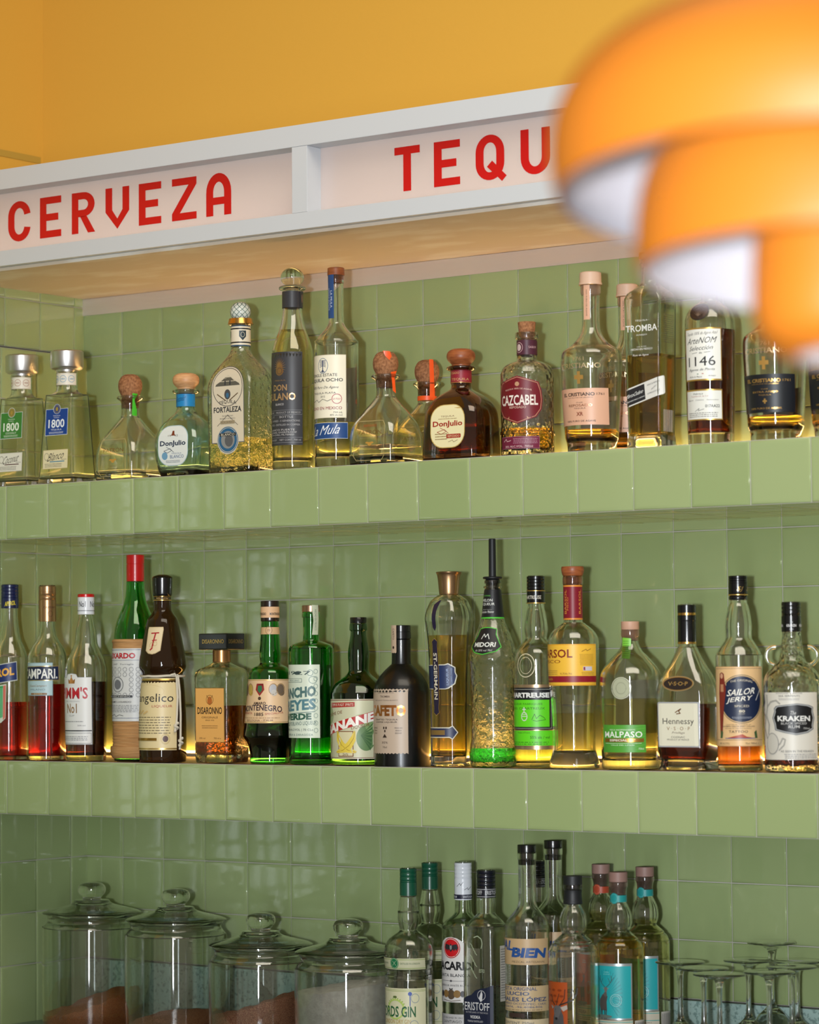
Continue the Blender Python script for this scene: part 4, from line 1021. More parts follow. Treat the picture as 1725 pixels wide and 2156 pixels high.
def tube(name, pts, r, m, parent, n=8, closed=False):
    V, F = [], []; pts = [Vector(p) for p in pts]; N = len(pts)
    for i, p in enumerate(pts):
        a = pts[(i-1) % N] if (closed or i) else pts[i]; c = pts[(i+1) % N] if (closed or i < N-1) else pts[i]
        d = (c - a).normalized(); u = d.orthogonal().normalized() if i == 0 else (uprev - d * uprev.dot(d)).normalized()
        uprev = u; w = d.cross(u)
        for j in range(n):
            t = 2*PI*j/n; V.append(tuple(p + (u*math.cos(t) + w*math.sin(t)) * r))
    for i in range(N if closed else N-1):
        k = (i+1) % N
        for j in range(n): F.append((i*n+j, i*n+(j+1) % n, k*n+(j+1) % n, k*n+j))
    if not closed: F.append(tuple(range(n-1, -1, -1))); F.append(tuple((N-1)*n + j for j in range(n)))
    me = mesh(name, V, F); fixn(me); return link(name, me, m, parent)
CORD = mat('white_cotton_cord', '#cfc6b4', .85, bump=('noise', 400, .5, .001))
k = b.k
def cyp(R, ph, Y): return (R*k*math.sin(ph), -R*k*math.cos(ph), b.z(Y))
cd = tube('cord', [cyp(186, 2*PI*i/28, 1168 + 3*math.sin(i)) for i in range(28)], 0.0021, CORD, b.root, closed=True)
p0 = b.al + 0.62
tube('cord_tail', [cyp(190, p0 - .25, 1160), cyp(202, p0 - .08, 1150), cyp(206, p0, 1180), cyp(214, p0 + .02, 1350), cyp(216, p0 - .02, 1500), cyp(218, p0 - .05, 1560), cyp(222, p0 - .14, 1650)], 0.0019, CORD, cd)
tube('cord_tail', [cyp(190, p0 + .1, 1160), cyp(204, p0 + .08, 1165), cyp(212, p0 + .14, 1300), cyp(214, p0 + .18, 1500), cyp(216, p0 + .16, 1700), cyp(220, p0 + .10, 1800)], 0.0019, CORD, cd)
for (ph, Y) in ((p0 - .07, 1600), (p0 + .15, 1730)):
    q = Vector(cyp(222, ph, Y)); V, F = [], []
    tube('cord_knot', [q + Vector((0.0032*math.cos(t*.9), 0.0032*math.sin(t*.9), 0.006 - t*0.0011)) for t in range(0, 14)], 0.0021, CORD, cd)

b = Bot('disaronno', 'bottle', 'square glass bottle with oblong black cap and plain amber paper label'); H = b.Y0
b.body([(436, 60), (442, 62), (520, 62), (530, 70, 70, 68), (552, 104, 92, 70), (578, 146, 120, 50), (620, 160, 132, 36), (700, 160, 132, 30), (1190, 156, 128, 28), (H, 150, 124, 28)], RIPPLE, t=4.4, tb=14, level=832, lm=liq('almond_liqueur', (0.42, 0.13, 0.03, 1)), n=6, foot=4)
cp = box('cap', -0.031, 0.031, -0.0235, 0.0235, b.z(436), b.z(320), BLACK, b.root, 0.0018)
L = Lab(b, 'cap_print', flat=True, ncut=0)
L.b = b
for (txt, w) in (('DISARONNO', 200),): L.t(txt, 4, w, 362, 392, '$d8b46a', bold=.01)
o = L.done(); 
for v in o.data.vertices: v.co.y = -0.0238
L = Lab(b, 'cap_side_print', flat=True, side=1, ncut=0); L.t('DISARONNO', 0, 160, 362, 392, '$a88a4a'); o = L.done()
for v in o.data.vertices: v.co.x = 0.0313
band(b, 'gold_neck_ring', 440, 522, 64, 64, mat('amber_gold_foil', '#a9794a', .3, metal=.8))
L = Lab(b, 'front_label', flat=True, ncut=6, lift=.5)
L.r(-134, 134, 706, 1092, '#8f6a34').r(-130, 130, 710, 1088, '#e2a95e')
L.ell(0, 798, 22, 30, '#b5652c').ring(0, 790, 34, 34, 4, '#8a6030').line([(-28, 760), (-8, 784)], 5, '#8a6030').line([(28, 760), (8, 784)], 5, '#8a6030')
L.t('DISARONNO', 0, 228, 842, 892, '#2c1c14', bold=.02).t('ORIGINALE', 0, 150, 908, 922, '#5a3c20').t('SINCE 1525', 0, 82, 930, 940, '#5a3c20').small(0, 150, 968, 996, 2, '#8a6436').t('20% vol', -70, 56, 1056, 1068, '#6a4a28').t('700 ml e', 70, 66, 1056, 1068, '#6a4a28').done()

b = Bot('montenegro', 'bottle', 'green pear-waisted bottle with cream medal label and near-black liquor', rz=12); H = b.Y0
b.body([(225, 60), (240, 62), (300, 65), (400, 72), (470, 78), (500, 76), (528, 74), (545, 90), (562, 124), (590, 148), (640, 156), (800, 168), (950, 184), (1020, 196), (1050, 196), (1075, 180), (1120, 156), (1180, 148), (H, 146)], GREEN, t=3.2, tb=10, level=700, lm=L_DARK)
b.lathe('cap', cyl(88, 128, 66) + [(128, 64), (128, 66), (128, 66), (212, 66), (212, 66), (232, 65), (232, 60)], mat('dark_brown_cap', '#231510', .3, coat=.4), ribs=(92, 124))
band(b, 'cap_paper', 130, 208, 67.5, 67.5, mat('cream_paper', '#d9b088', .55))
L = Lab(b, 'cap_print', lift=.5, R=68.5); L.t('MONTENEGRO', 76, 90, 172, 190, INK, bold=.02).t('MONTENEGRO', -40, 90, 172, 190, INK, bold=.02).done()
L = Lab(b, 'neck_label', lift=.4); L.r(-220, 220, 276, 326, '#cba67c').ring(22, 298, 24, 30, 3, '#7a5a3a').t('m', 22, 18, 290, 306, '#7a4a2a').done()
L = Lab(b, 'front_label', lift=.5)
L.r(-232, 220, 645, 955, '#d9b78f').r(-232, 220, 649, 653, GOLD).r(-232, 220, 946, 950, GOLD)
L.poly([(-26, 676), (26, 676), (34, 720), (0, 764), (-34, 720)], '#8e2a2a').poly([(-14, 690), (14, 690), (18, 722), (0, 744), (-18, 722)], '#2f6a44').ell(0, 780, 12, 12, '#4a3426')
for x, c in ((-90, '#b99a4a'), (96, '#a8a8ac'), (150, '#6a5a4a'), (-150, '#6a5a4a')): L.ell(x, 715, 26, 34, c).ring(x, 715, 32, 40, 4, '#8a6a3a').ell(x+8, 740, 22, 22, '#b9b4ac' if x == 96 else c)
L.t('AMARO', 0, 96, 804, 824, '#33201c', bold=.02).t('MONTENEGRO', 0, 330, 838, 880, '#2a1a2c', bold=.015, arch=14).t('1885', 0, 70, 880, 904, '#33201c', bold=.01).t('PREMIATA', -110, 110, 876, 892, '#9a3a34').t('SPECIALITÀ', 110, 130, 876, 892, '#9a3a34', rise=10).small(0, 300, 912, 922, 1, '#8a6a4a').t('BOLOGNA - ITALIA', 0, 210, 928, 942, '#6a4a34').done()

b = Bot('ancho', 'bottle', 'bright green bottle with gold cap, paper tax strip and ornate pale label'); H = b.Y0
b.body([(160, 52), (170, 62), (205, 64), (212, 57), (360, 58), (375, 74), (388, 110), (405, 146), (430, 158), (470, 161), (900, 162), (H, 160)], GREEN, t=3.2, tb=10, level=1060, lm=L_STRAW)
b.lathe('cap', cyl(120, 166, 63), mat('rose_gold_cap', '#a9846a', .3, metal=.9))
L = Lab(b, 'paper_strip', lift=.8, R=64, ncut=8); L.poly([(48, 118), (100, 120), (104, 200), (96, 330), (50, 330), (60, 230)], '#b9c0a8').t('HECHO EN MEXICO', 76, 14, 150, 300, '#5a6a5a', vert=1).done()
L = Lab(b, 'front_label')
e = b.s_of(960, 800); T_ = '#4a6b6a'
L.r(-e, e, 542, 1060, '#c6cfbd').r(-e+4, e-4, 546, 1056, '#cdd6c4')
L.t('1927', 0, 210, 588, 614, '#3a4a4a', bold=.01).ell(0, 602, 26, 12, '#3a4a4a').r(-130, 40, 640, 668, '#5a706c').r(-127, 37, 643, 665, '#cdd6c4').t('MEXICANO', -30, 100, 648, 660, T_)
L.ring(100, 600, 22, 22, 3, T_).ring(120, 650, 30, 26, 3, T_)
L.t('ANCHO', 0, e*1.66, 702, 778, T_, bold=.05, rise=26).t('REYES', 0, e*1.66, 790, 868, '#4f7a84', bold=.04, rise=22).line([(-e*.8, 896), (0, 884), (e*.8, 874)], 4, T_).t('VERDE', -10, e*1.4, 888, 934, '#2f5a4a', bold=.05, rise=8).t('CHILE POBLANO LIQUEUR', 0, e*1.7, 944, 976, '#5a706c', rise=14).t('40% ALC/VOL | 70 CLe', 0, e*1.4, 994, 1014, '#3a4a4a').t('PUEBLA & ZARAGOZA', 0, e*1.4, 1030, 1044, '#5a706c')
for i in range(9): L.ring(e*.82, 590 + i*52, 15, 17, 3, '#7d9088', 12)
L.done()
L = Lab(b, 'rear_label', side=PI, lift=.2); L.r(-150, 150, 545, 1060, '#b9c0ae').done()

b = Bot('banane', 'bottle', 'dark green bottle with black cap and label showing two crossed bananas', rz=9); H = b.Y0
b.body([(244, 56), (252, 62), (296, 64), (302, 57), (340, 59), (420, 72), (480, 76), (560, 72), (590, 74), (615, 92), (645, 130), (680, 170), (730, 194), (790, 200), (1180, 200), (H, 198)], DKGREEN, t=3.2, tb=10, level=1150, lm=L_DARK)
b.lathe('cap', cyl(205, 246, 59), BLACK, ribs=(208, 244))
L = Lab(b, 'front_label'); e = 216
L.r(-e, e, 785, 1206, '#cfc7ae').frame(-e+6, e-6, 790, 1200, 5, '#6a3a24')
L.r(-e+10, e-10, 796, 1196, '#c3c2a2')
for (x, Y, w, h_, c) in ((150, 1060, 70, 90, '#5f7f4f'), (190, 960, 50, 60, '#7d9a63'), (-170, 900, 50, 60, '#8fa06f'), (120, 930, 60, 40, '#a3ad7c'), (-180, 1080, 40, 90, '#9a9a6a')): L.ell(x, Y, w, h_, c)
for i in range(7): L.poly([(110, 1040), (205 - i*3, 950 + i*30), (198 - i*3, 968 + i*30)], '#46683f', i == 0)
L.poly([(-150, 812), (70, 806), (70, 838), (-150, 846)], '#a3241f').t('TEMPUS FUGIT SPIRITS', -40, 200, 816, 834, '#e0d8c4', rise=4)
L.t('CRÈME DE', -110, 170, 872, 900, '#7a4a2c', rise=30)
L.poly([(-e, 985), (e, 868), (e, 935), (-e, 1052)], '#b02622').t('BANANE', 0, 430, 926, 992, '#e9e4da', bold=.05, rise=108).t('LIQUEUR', 110, 130, 965, 990, '#7a4a2c', rise=26)
L.r(-60, 60, 1010, 1190, '#7a4a2c').r(-54, 54, 1016, 1184, '#cfc7a0')
def banana(L, sg):
    c = [( -70, 1010), (-62, 1060), (-30, 1110), (20, 1145), (78, 1160)]; w = [8, 26, 32, 28, 10]
    up, dn = [], []
    for i, (x, Y) in enumerate(c):
        up.append((sg*(x + w[i]*.55), Y - w[i]*.6)); dn.append((sg*(x - w[i]*.55), Y + w[i]*.6))
    L.layer += 1
    for i in range(4): L.poly([up[i], up[i+1], dn[i+1], dn[i]], '#d9c04a', False)
    L.line([(sg*(x), Y) for x, Y in c], 4, '#a3892c')
banana(L, 1); banana(L, -1)
L.t('26%', 0, 44, 1166, 1182, '#5a3a24').done()

b = Bot('cafeto', 'bottle', 'matte black bottle with zigzag-edged kraft label and copper lettering'); H = b.Y0
bd = b.lathe('glass_body', [(356, 60), (366, 68), (366, 68), (520, 68), (545, 80), (575, 112), (620, 152), (670, 182), (720, 196), (780, 199), (1230, 197), (1244, 194), (H, 184)], BLACKGLASS, n=12)
b.sp = smooth_profile([(366, 68), (520, 68), (545, 80), (575, 112), (620, 152), (670, 182), (720, 196), (780, 199), (1230, 197), (H, 184)])
b.lathe('cap', cyl(262, 308, 69) + [(308, 66), (310, 66), (310, 70), (310, 70), (358, 72), (358, 72), (360, 60)], BLACK)
L = Lab(b, 'neck_seal', lift=.5, R=73); c0 = -12
L.poly([(c0-30, 262), (c0+24, 262), (c0+24, 455), (c0+16, 462), (c0+8, 455), (c0, 462), (c0-8, 455), (c0-16, 462), (c0-24, 455), (c0-30, 462)], '#b9a28c').t('CAFETO', c0-2, 18, 285, 365, '#3a2a24', vert=1).ell(c0-2, 420, 9, 10, '#3a2a24').done()
L = Lab(b, 'front_label', lift=.4); e = b.s_of(1588, 900)
n = 26; top = [(-e + 2*e*i/n, 712 + (7 if i % 2 else 0)) for i in range(n+1)]; bot = [(e - 2*e*i/n, 1172 - (7 if i % 2 else 0)) for i in range(n+1)]
L.r(-e, e, 719, 1165, '#b5a28f')
for i in range(n): L.poly([top[i], top[i+1], (top[i+1][0], 719.5), (top[i][0], 719.5)], '#b5a28f', False); L.poly([bot[i], bot[i+1], (bot[i+1][0], 1164.5), (bot[i][0], 1164.5)], '#b5a28f', False)
L.t('HANDCRAFTED WITH', 0, 140, 736, 744, '#4a3c34').t('TROMBA', 0, 86, 760, 774, '#4a3c34', bold=.01).t('100% AGAVE TEQUILA BLANCO', 0, 200, 790, 798, '#4a3c34')
L.t('CAFETO', 0, e*1.82, 826, 906, '$b5723c', bold=.05).t('CRAFTED TEQUILA', 0, e*1.15, 924, 936, '#33261f', bold=.01).t('COFFEE LIQUEUR', 0, e*1.1, 942, 954, '#33261f', bold=.01)
for x in (-e*.6, e*.6): L.t('CIAPAS' if x < 0 else 'MEXICAN', x, 54, 984, 994, '#33261f').t('DIN' if x < 0 else 'ARABICA', x, 44, 1002, 1012, '#33261f').t('CACAO' if x < 0 else 'BEANS', x, 44, 1020, 1030, '#33261f')
L.ell(-8, 988, 6, 9, '#33261f').ell(12, 988, 6, 9, '#33261f').ell(2, 1010, 6, 9, '#33261f').poly([(-18, 1056), (0, 1030), (18, 1056)], '#33261f').t('35%', 0, 50, 1084, 1098, '#33261f').t('70cl', 0, 36, 1118, 1130, '#33261f').done()

b = Bot('germain', 'bottle', 'tall fluted bottle of pale gold liqueur with flared bronze cap and navy ribbon label'); H = b.Y0
b.body([(540, 76), (552, 84), (560, 104), (600, 158), (660, 194), (720, 214), (765, 220), (800, 214), (870, 204), (960, 194), (1150, 184), (1400, 176), (1700, 172), (1950, 174), (H, 174)], CLEAR, t=4.2, tb=16, level=905, lm=L_GOLD, n=16, flute=(620, 2030, 8, .075), foot=3)
b.lathe('cap', [(350, 96), (354, 112), (360, 113), (380, 104), (430, 96), (500, 90), (540, 86), (550, 84), (550, 84), (552, 60)], mat('bronze_flared_cap', '#a0805e', .32, metal=.9), n=16, flute=(350, 550, 8, .06))
L = Lab(b, 'ribbon_label', lift=-.2, ncut=16); dk = '#211a33'
cx = b.s_of(158, 1300)
L.poly([(cx-36, 960), (cx, 930), (cx+36, 960), (cx+30, 1000), (cx+36, 1100), (cx+36, 1480), (cx+30, 1540), (cx+36, 1580), (cx, 1608), (cx-36, 1580), (cx-30, 1540), (cx-36, 1480), (cx-36, 1100), (cx-30, 1000)], '$c09a4e')
L.poly([(cx-31, 962), (cx, 938), (cx+31, 962), (cx+26, 1000), (cx+31, 1100), (cx+31, 1480), (cx+26, 1540), (cx+31, 1578), (cx, 1600), (cx-31, 1578), (cx-26, 1540), (cx-31, 1480), (cx-31, 1100), (cx-26, 1000)], dk)
L.t('ST-GERMAIN', cx, 40, 1060, 1465, '#cfc8b4', vert=1, bold=.02).done()
L = Lab(b, 'crest_label', lift=-.2, ncut=6)
L.poly([(-190, 1166), (70, 1160), (100, 1150), (165, 1185), (165, 1230), (180, 1260), (160, 1330), (100, 1370), (70, 1376), (-190, 1376)], '#c9c6b4').poly([(-188, 1172), (72, 1168), (100, 1160), (156, 1190), (156, 1230), (170, 1260), (150, 1325), (100, 1360), (70, 1370), (-188, 1370)], '#1d2c55').t('LIQUEUR', 92, 22, 1195, 1340, '#8fa3c9', vert=-1).t('ELDERFLOWER', 128, 14, 1190, 1340, '#8fa3c9', vert=-1).done()
L = Lab(b, 'lower_crest', lift=-.2, ncut=4)
L.poly([(-170, 1706), (100, 1706), (130, 1690), (180, 1750), (130, 1812), (100, 1796), (-170, 1796)], '#c9c6b4').poly([(-168, 1714), (100, 1714), (128, 1700), (170, 1750), (128, 1804), (100, 1788), (-168, 1788)], '#20284a').r(-140, 60, 1730, 1772, '#7a6032').done()
L = Lab(b, 'shoulder_label', lift=0.3, ncut=8); cx = b.s_of(150, 720)
L.poly([(cx-20, 640), (cx+20, 605), (cx+40, 600), (cx+18, 700), (cx+16, 840), (cx, 870), (cx-22, 840), (cx-26, 720)], dk).done()

b = Bot('midori', 'bottle', 'textured clear bottle with a little bright green liqueur and a tall black speed pourer'); H = b.Y0
b.body([(425, 66), (432, 72), (452, 72), (458, 62), (474, 62), (478, 78), (492, 78), (498, 66), (516, 72), (640, 86), (760, 100), (840, 128), (930, 164), (1020, 196), (1090, 216), (1130, 220), (1180, 208), (1400, 200), (1780, 198), (1860, 208), (1950, 216), (2010, 208), (H, 196)], HAMMER, t=3.8, tb=9, level=1888, lm=L_GREEN, n=12)
sp = b.lathe('pourer_flange', [(392, 40), (396, 80), (412, 82), (420, 60), (440, 58), (520, 50), (520, 20)], RUBBER)
b.lathe('speed_pourer', cyl(62, 394, 31, 33, 5), RUBBER, n=6)
L = Lab(b, 'neck_label', lift=.4, ncut=6)
L.r(-240, 240, 508, 760, '#17181c').r(-240, 240, 750, 762, '#4fbf3a').t('ORIGINAL', -12, 84, 556, 568, '#5fae4c').t('MELON', -6, 108, 590, 614, '#cfd2ce', bold=.01).t('LIQUEUR', -2, 140, 624, 650, '#cfd2ce', bold=.01).t('MADE WITH', 0, 90, 680, 688, '#9a9c98').t('Genuine Melons', 0, 130, 692, 714, '#cfd2ce', slant=.4).done()
L = Lab(b, 'front_label', lift=.5, ncut=14); cx = b.s_of(590, 960)
pp = [(-72, 848), (-20, 836), (30, 838), (84, 850), (90, 900), (160, 1010), (120, 1050), (0, 1078), (-90, 1060), (-160, 1010), (-90, 910)]
L.poly([(cx + x, Y) for x, Y in pp], '#48b53a').poly([(cx + x*.94, 958 + (Y-958)*.94) for x, Y in pp], '#15161a')
L.t('MIDORI', cx, 205, 968, 1010, '#d5d8d2', bold=.03).line([(cx-36, 940), (cx-16, 896), (cx, 925), (cx+16, 896), (cx+36, 940)], 6, '#d5d8d2').t('alc 20% vol 70cl', cx, 160, 1030, 1048, '#b9bcb6').done()

b = Bot('chartreuse', 'bottle', 'clear bottle of yellow-green liqueur with black cap and bright green label'); H = b.Y0
b.body([(398, 64), (404, 72), (640, 72), (700, 82), (780, 96), (850, 104), (890, 100), (930, 96), (960, 112), (1000, 150), (1050, 184), (1110, 196), (1180, 198), (1700, 196), (H, 192)], CLEAR, t=3.4, tb=9, level=1360, lm=L_LIME)
b.lathe('cap', threads(392, 515, 80, 4) + [(515, 80), (522, 77), (522, 80), (522, 80), (630, 80), (630, 80), (631, 70)], BLACK, n=10)
L = Lab(b, 'cap_print', lift=.4, R=81); L.r(-240, 240, 516, 522, GOLD).r(-240, 240, 622, 630, GOLD).t('CHARTREUSE', 0, 190, 560, 592, '#cfcabc', bold=.01).done()
L = Lab(b, 'glass_seal', lift=.8); cx = b.s_of(945, 1170)
L.ring(cx, 1170, 88, 104, 7, '#c9c2a4', 30).ring(cx, 1170, 60, 74, 4, '#c9c2a4', 26).done()
L = Lab(b, 'front_label', lift=.4); e = 262
L.r(-e, e, 1336, 1898, '$b59a78').r(-e, e, 1362, 1726, '#15161a').frame(-e+8, e-12, 1376, 1716, 3, '#b9bdb2').t('CHARTREUSE', 0, e*1.75, 1405, 1450, '#dfe0dc', bold=.05)
L.r(-e+22, e-34, 1468, 1702, '#5fd11e').t('LIQUEUR FABRIQUEE', 0, 330, 1496, 1514, '#245a14').t('PERES  CHARTREUX', 0, 370, 1532, 1552, '#245a14')
L.ell(0, 1612, 32, 40, '#c9d2c0').ell(0, 1612, 24, 31, '#5fd11e').r(-26, 26, 1608, 1614, '#c9d2c0').r(-20, 20, 1592, 1597, '#c9d2c0').r(-5, 5, 1530, 1575, '#c9d2c0').r(-18, 18, 1545, 1555, '#c9d2c0')
L.line([(70, 1640), (95, 1590), (110, 1630), (140, 1600), (175, 1620), (190, 1640), (110, 1652), (80, 1645)], 4, '#245a14')
L.r(-e, e-4, 1734, 1864, '#5fd11e').t('Product of France', -10, 130, 1744, 1758, '#245a14').t('55% alc / vol', 140, 170, 1780, 1804, '#245a14', bold=.01).small(0, 440, 1826, 1858, 2, '#2f6a1c').done()

b = Bot('barsol', 'bottle', 'clear flared-foot bottle with red-brown wooden stopper, red neck band and yellow label'); H = b.Y0
b.body([(388, 78), (396, 88), (460, 88), (470, 80), (480, 80), (770, 82), (800, 98), (840, 150), (880, 190), (930, 216), (980, 222), (1150, 222), (1340, 214), (1500, 198), (1700, 188), (1880, 186), (1930, 194), (1980, 210), (2030, 220), (H, 216)], CLEAR, t=3.8, tb=24, level=1584, lm=L_STRAW)
b.lathe('wooden_stopper', [(305, 80), (308, 96), (330, 100), (350, 98), (380, 90), (388, 84), (388, 84), (390, 70), (390, 70), (500, 66), (500, 40)], WOODR)
L = Lab(b, 'neck_label', lift=.4, R=82)
L.r(-255, 255, 470, 772, '#d88a34').r(-255, 255, 484, 758, '#7c1326').t('BARSOL', -24, 24, 510, 720, '#d8903c', vert=-1).t('PISCO', 0, 14, 575, 690, '#d8903c', vert=-1).t('BARSOL', 112, 24, 510, 720, '#d8903c', vert=-1).done()
L = Lab(b, 'front_label', lift=.4); e = 340
L.r(-e, e+20, 985, 1345, '#dfa32e').r(-e, e+20, 995, 1335, '#e8b63c').t('BARSOL', -70, 380, 1030, 1104, '#7a2418', bold=.02).t('PISCO', -110, 240, 1122, 1150, '#7a2418').r(-e, e+20, 1262, 1316, '#8a1626').t('QUEBRANTA', -160, 150, 1280, 1302, '#d8a03c')
L.small(-110, 180, 1208, 1252, 3, '#9a7a34').t('41.3%Alc./Vol.', 60, 110, 1232, 1250, '#7a4a24').small(250, 140, 1070, 1170, 9, '#a8822e').r(210, 300, 1180, 1216, '#c9c3cf').r(214, 230, 1184, 1212, '#8a3a4a').line([(200, 1050), (240, 1030), (250, 1044), (290, 1026)], 4, '#7a4a24').small(260, 130, 1225, 1256, 3, '#9a7a34').done()

b = Bot('malpaso', 'bottle', 'stubby clear bottle with pale wooden cap, green tax tag and green lower label', rz=14); H = b.Y0
b.body([(516, 60), (524, 68), (570, 68), (580, 62), (620, 64), (680, 90), (740, 150), (800, 200), (850, 226), (900, 232), (1035, 232), (1480, 224), (H, 218)], CLEAR, t=3.6, tb=14, level=1036, lm=L_STRAW, foot=4)
b.lathe('cap', cyl(460, 522, 68) + [(522, 60), (522, 60), (600, 56), (600, 30)], mat('pale_pink_wood', '#c49a82', .5))
L = Lab(b, 'tax_tag', lift=1.2, R=66, ncut=6); L.poly([(-40, 580), (26, 588), (26, 660), (16, 745), (-50, 740), (-44, 650)], '#7cc242').small(-12, 46, 600, 730, 8, '#4a8a2a').done()
L = Lab(b, 'glass_seal', lift=1.0); cx = b.s_of(246, 960)
L.ell(cx, 958, 68, 74, mat('moulded_glass', '#a9ad93', .12, coat=1)).ring(cx, 958, 78, 82, 6, '#b9bba4').ring(cx, 958, 40, 44, 4, '#8a8d74').done()
L = Lab(b, 'front_label', lift=.4); e = b.s_of(425, 1330)
L.r(-e, e, 1230, 1434, '#4f9a34')
for i in range(9): L.line([(e*.55, 1240 + i*22), (e*.98, 1234 + i*20)], 2, '#6fb04c')
L.t('PISCO INDEPENDIENTE', 0, e*1.1, 1262, 1272, '#dfe8d4').t('MALPASO', 0, e*1.68, 1278, 1324, '#e9ede2', bold=.012).r(-e*.85, e*.9, 1330, 1358, '$a9803c').t('ESPECIAL 35°', 0, e*1.1, 1335, 1352, '#e9e4d0', bold=.02).r(-e*.8, e*.8, 1366, 1368, '#dfe8d4').t('VALLE DEL LIMARI', 0, e, 1376, 1384, '#dfe8d4').t('750ml', e*.78, 40, 1400, 1414, '#dfe8d4').done()
L = Lab(b, 'rear_label', side=PI, lift=.2); L.r(-200, 200, 900, 1300, '#aeb39e').done()

b = Bot('hennessy', 'bottle', 'flat-shouldered cognac bottle with black neck foil, oval badge and silver-edged cream label'); H = b.Y0
b.body([(342, 64), (350, 66), (618, 66), (660, 78, 74, 72), (720, 104, 92, 84), (790, 142, 112, 92), (860, 182, 132, 90), (930, 208, 146, 84), (1000, 220, 150, 78), (1100, 222, 150, 74), (1380, 214, 144, 68), (1450, 204, 138, 64), (1500, 190, 132, 62), (1530, 196, 136, 62), (H, 208, 142, 62)], CLEAR, t=3.6, tb=17, level=1076, lm=L_COGNAC, n=8, foot=3)
b.lathe('cap', cyl(337, 396, 70), BLACK, ribs=(342, 392))
band(b, 'gold_ring', 396, 414, 69, 69, GOLDM)
b.lathe('neck_foil', cyl(414, 450, 71) + [(450, 71), (460, 69), (460, 69), (618, 70), (618, 70), (620, 60)], BLACK)
band(b, 'gold_edge', 614, 628, 71.5, 72, GOLDM)
L = Lab(b, 'oval_badge', flat=True, lift=1.4, ncut=6)
L.ell(6, 925, 138, 58, '#8a7a5a', 36).ell(6, 925, 132, 53, '$c9a05e', 36).ell(6, 925, 124, 46, '#2a211e', 36).t('V·S·O·P', 6, 170, 910, 940, '$d9b36c', bold=.02).done()
L = Lab(b, 'front_label', flat=True, lift=.6, ncut=8)
L.rr(-176, 182, 1062, 1398, 12, '#a9acb0').rr(-170, 176, 1068, 1392, 10, '#7d8086').rr(-167, 173, 1071, 1389, 9, '#dcd9c4')
L.t('Hennessy', 4, 270, 1182, 1240, '#2b2522', bold=.0).t('V · S · O · P', 4, 200, 1246, 1272, '$b98a4e').t('Privilège', 4, 110, 1282, 1302, '#6a5a4a', slant=.4).t('COGNAC', 0, 120, 1316, 1330, '#4a4038').t('PRODUCT OF FRANCE', 0, 190, 1336, 1348, '#4a4038')
L.line([(-20, 1140), (0, 1128), (30, 1112), (10, 1130), (24, 1146), (-10, 1150)], 7, '$a9703c').done()

b = Bot('sailor', 'bottle', 'clear bottle of orange rum with black cap and tan label with round navy badge', rz=26); H = b.Y0
b.body([(124, 58), (132, 66), (300, 64), (350, 78), (420, 92), (490, 100), (540, 98), (585, 100), (620, 120), (665, 150), (710, 170), (760, 176), (1200, 174), (H, 168)], CLEAR, t=3.4, tb=10, level=1110, lm=L_ORANGE)
b.lathe('cap', threads(118, 180, 71, 3) + [(180, 71), (180, 72), (262, 71), (262, 71), (270, 66), (278, 70), (298, 68), (300, 60)], BLACK)
L = Lab(b, 'cap_print', lift=.4, R=72); L.t('SJ', 18, 40, 200, 240, '$b99a5a', slant=.4).t('SJ', 98, 40, 200, 240, '$b99a5a', slant=.4).r(-220, 220, 258, 264, GOLD).done()
L = Lab(b, 'front_label', lift=.4); e = b.s_of(1297, 1100)
L.r(-e, e, 798, 1390, '#c9a06e').r(-e+5, e-5, 803, 1385, '#dab583').frame(-e+12, e-12, 812, 1345, 2.5, '#5a4434')
L.ell(28, 1040, 178, 182, '#7a6a4e', 44).ell(28, 1040, 172, 176, '#c9a97a', 44).ell(28, 1040, 166, 170, '#1b2640', 44)
L.t('THE ORIGINAL', 28, 170, 905, 920, '#cfc6b0', arch=12).t('SAILOR', 28, 215, 962, 1010, '#e3e0d6', bold=.01, slant=.35, rise=20).t('JERRY', 10, 190, 1022, 1068, '#e3e0d6', bold=.01, slant=.35, rise=20).line([(140, 1050), (185, 965)], 4, '#e3e0d6').t('SPICED', 28, 108, 1084, 1100, '#cfc6b0').t('80', 28, 44, 1120, 1140, '#cfc6b0', bold=.02).t('PROOF', 28, 46, 1146, 1152, '#cfc6b0').small(28, 150, 1170, 1186, 2, '#9aa0ac')
L.poly([(-150, 850), (-128, 840), (-108, 852), (-104, 890), (-92, 960), (-96, 1010), (-110, 1100), (-128, 1310), (-150, 1310), (-160, 1000)], '#7a2c22').ell(-130, 868, 14, 20, '#c9987a').r(-142, -112, 930, 985, '#b5805e')
L.t('CRAFTED IN HONOUR OF', 0, 190, 1226, 1234, '#4a3a34').t('NORMAN SAILOR JERRY COLLINS', 0, 250, 1238, 1250, '#2c2a34', bold=.01).t('FATHER OF THE OLD-SCHOOL', 0, 200, 1254, 1262, '#4a3a34').t('TATTOO', 0, 140, 1272, 1290, '#3a342c', bold=.01)
L.poly([(-90, 1330), (-30, 1315), (30, 1300), (60, 1318), (120, 1330)], '#a8482c').r(-100, 130, 1328, 1333, '#2f4a8a').poly([(-150, 1330), (-140, 1270), (-120, 1285), (-128, 1330)], '#3f5a34').poly([(150, 1330), (140, 1270), (120, 1285), (128, 1330)], '#3f5a34').t('40% ALC/VOL', -110, 90, 1362, 1376, '#4a3a34').t('70cl 700mL e', 105, 110, 1362, 1376, '#4a3a34').done()

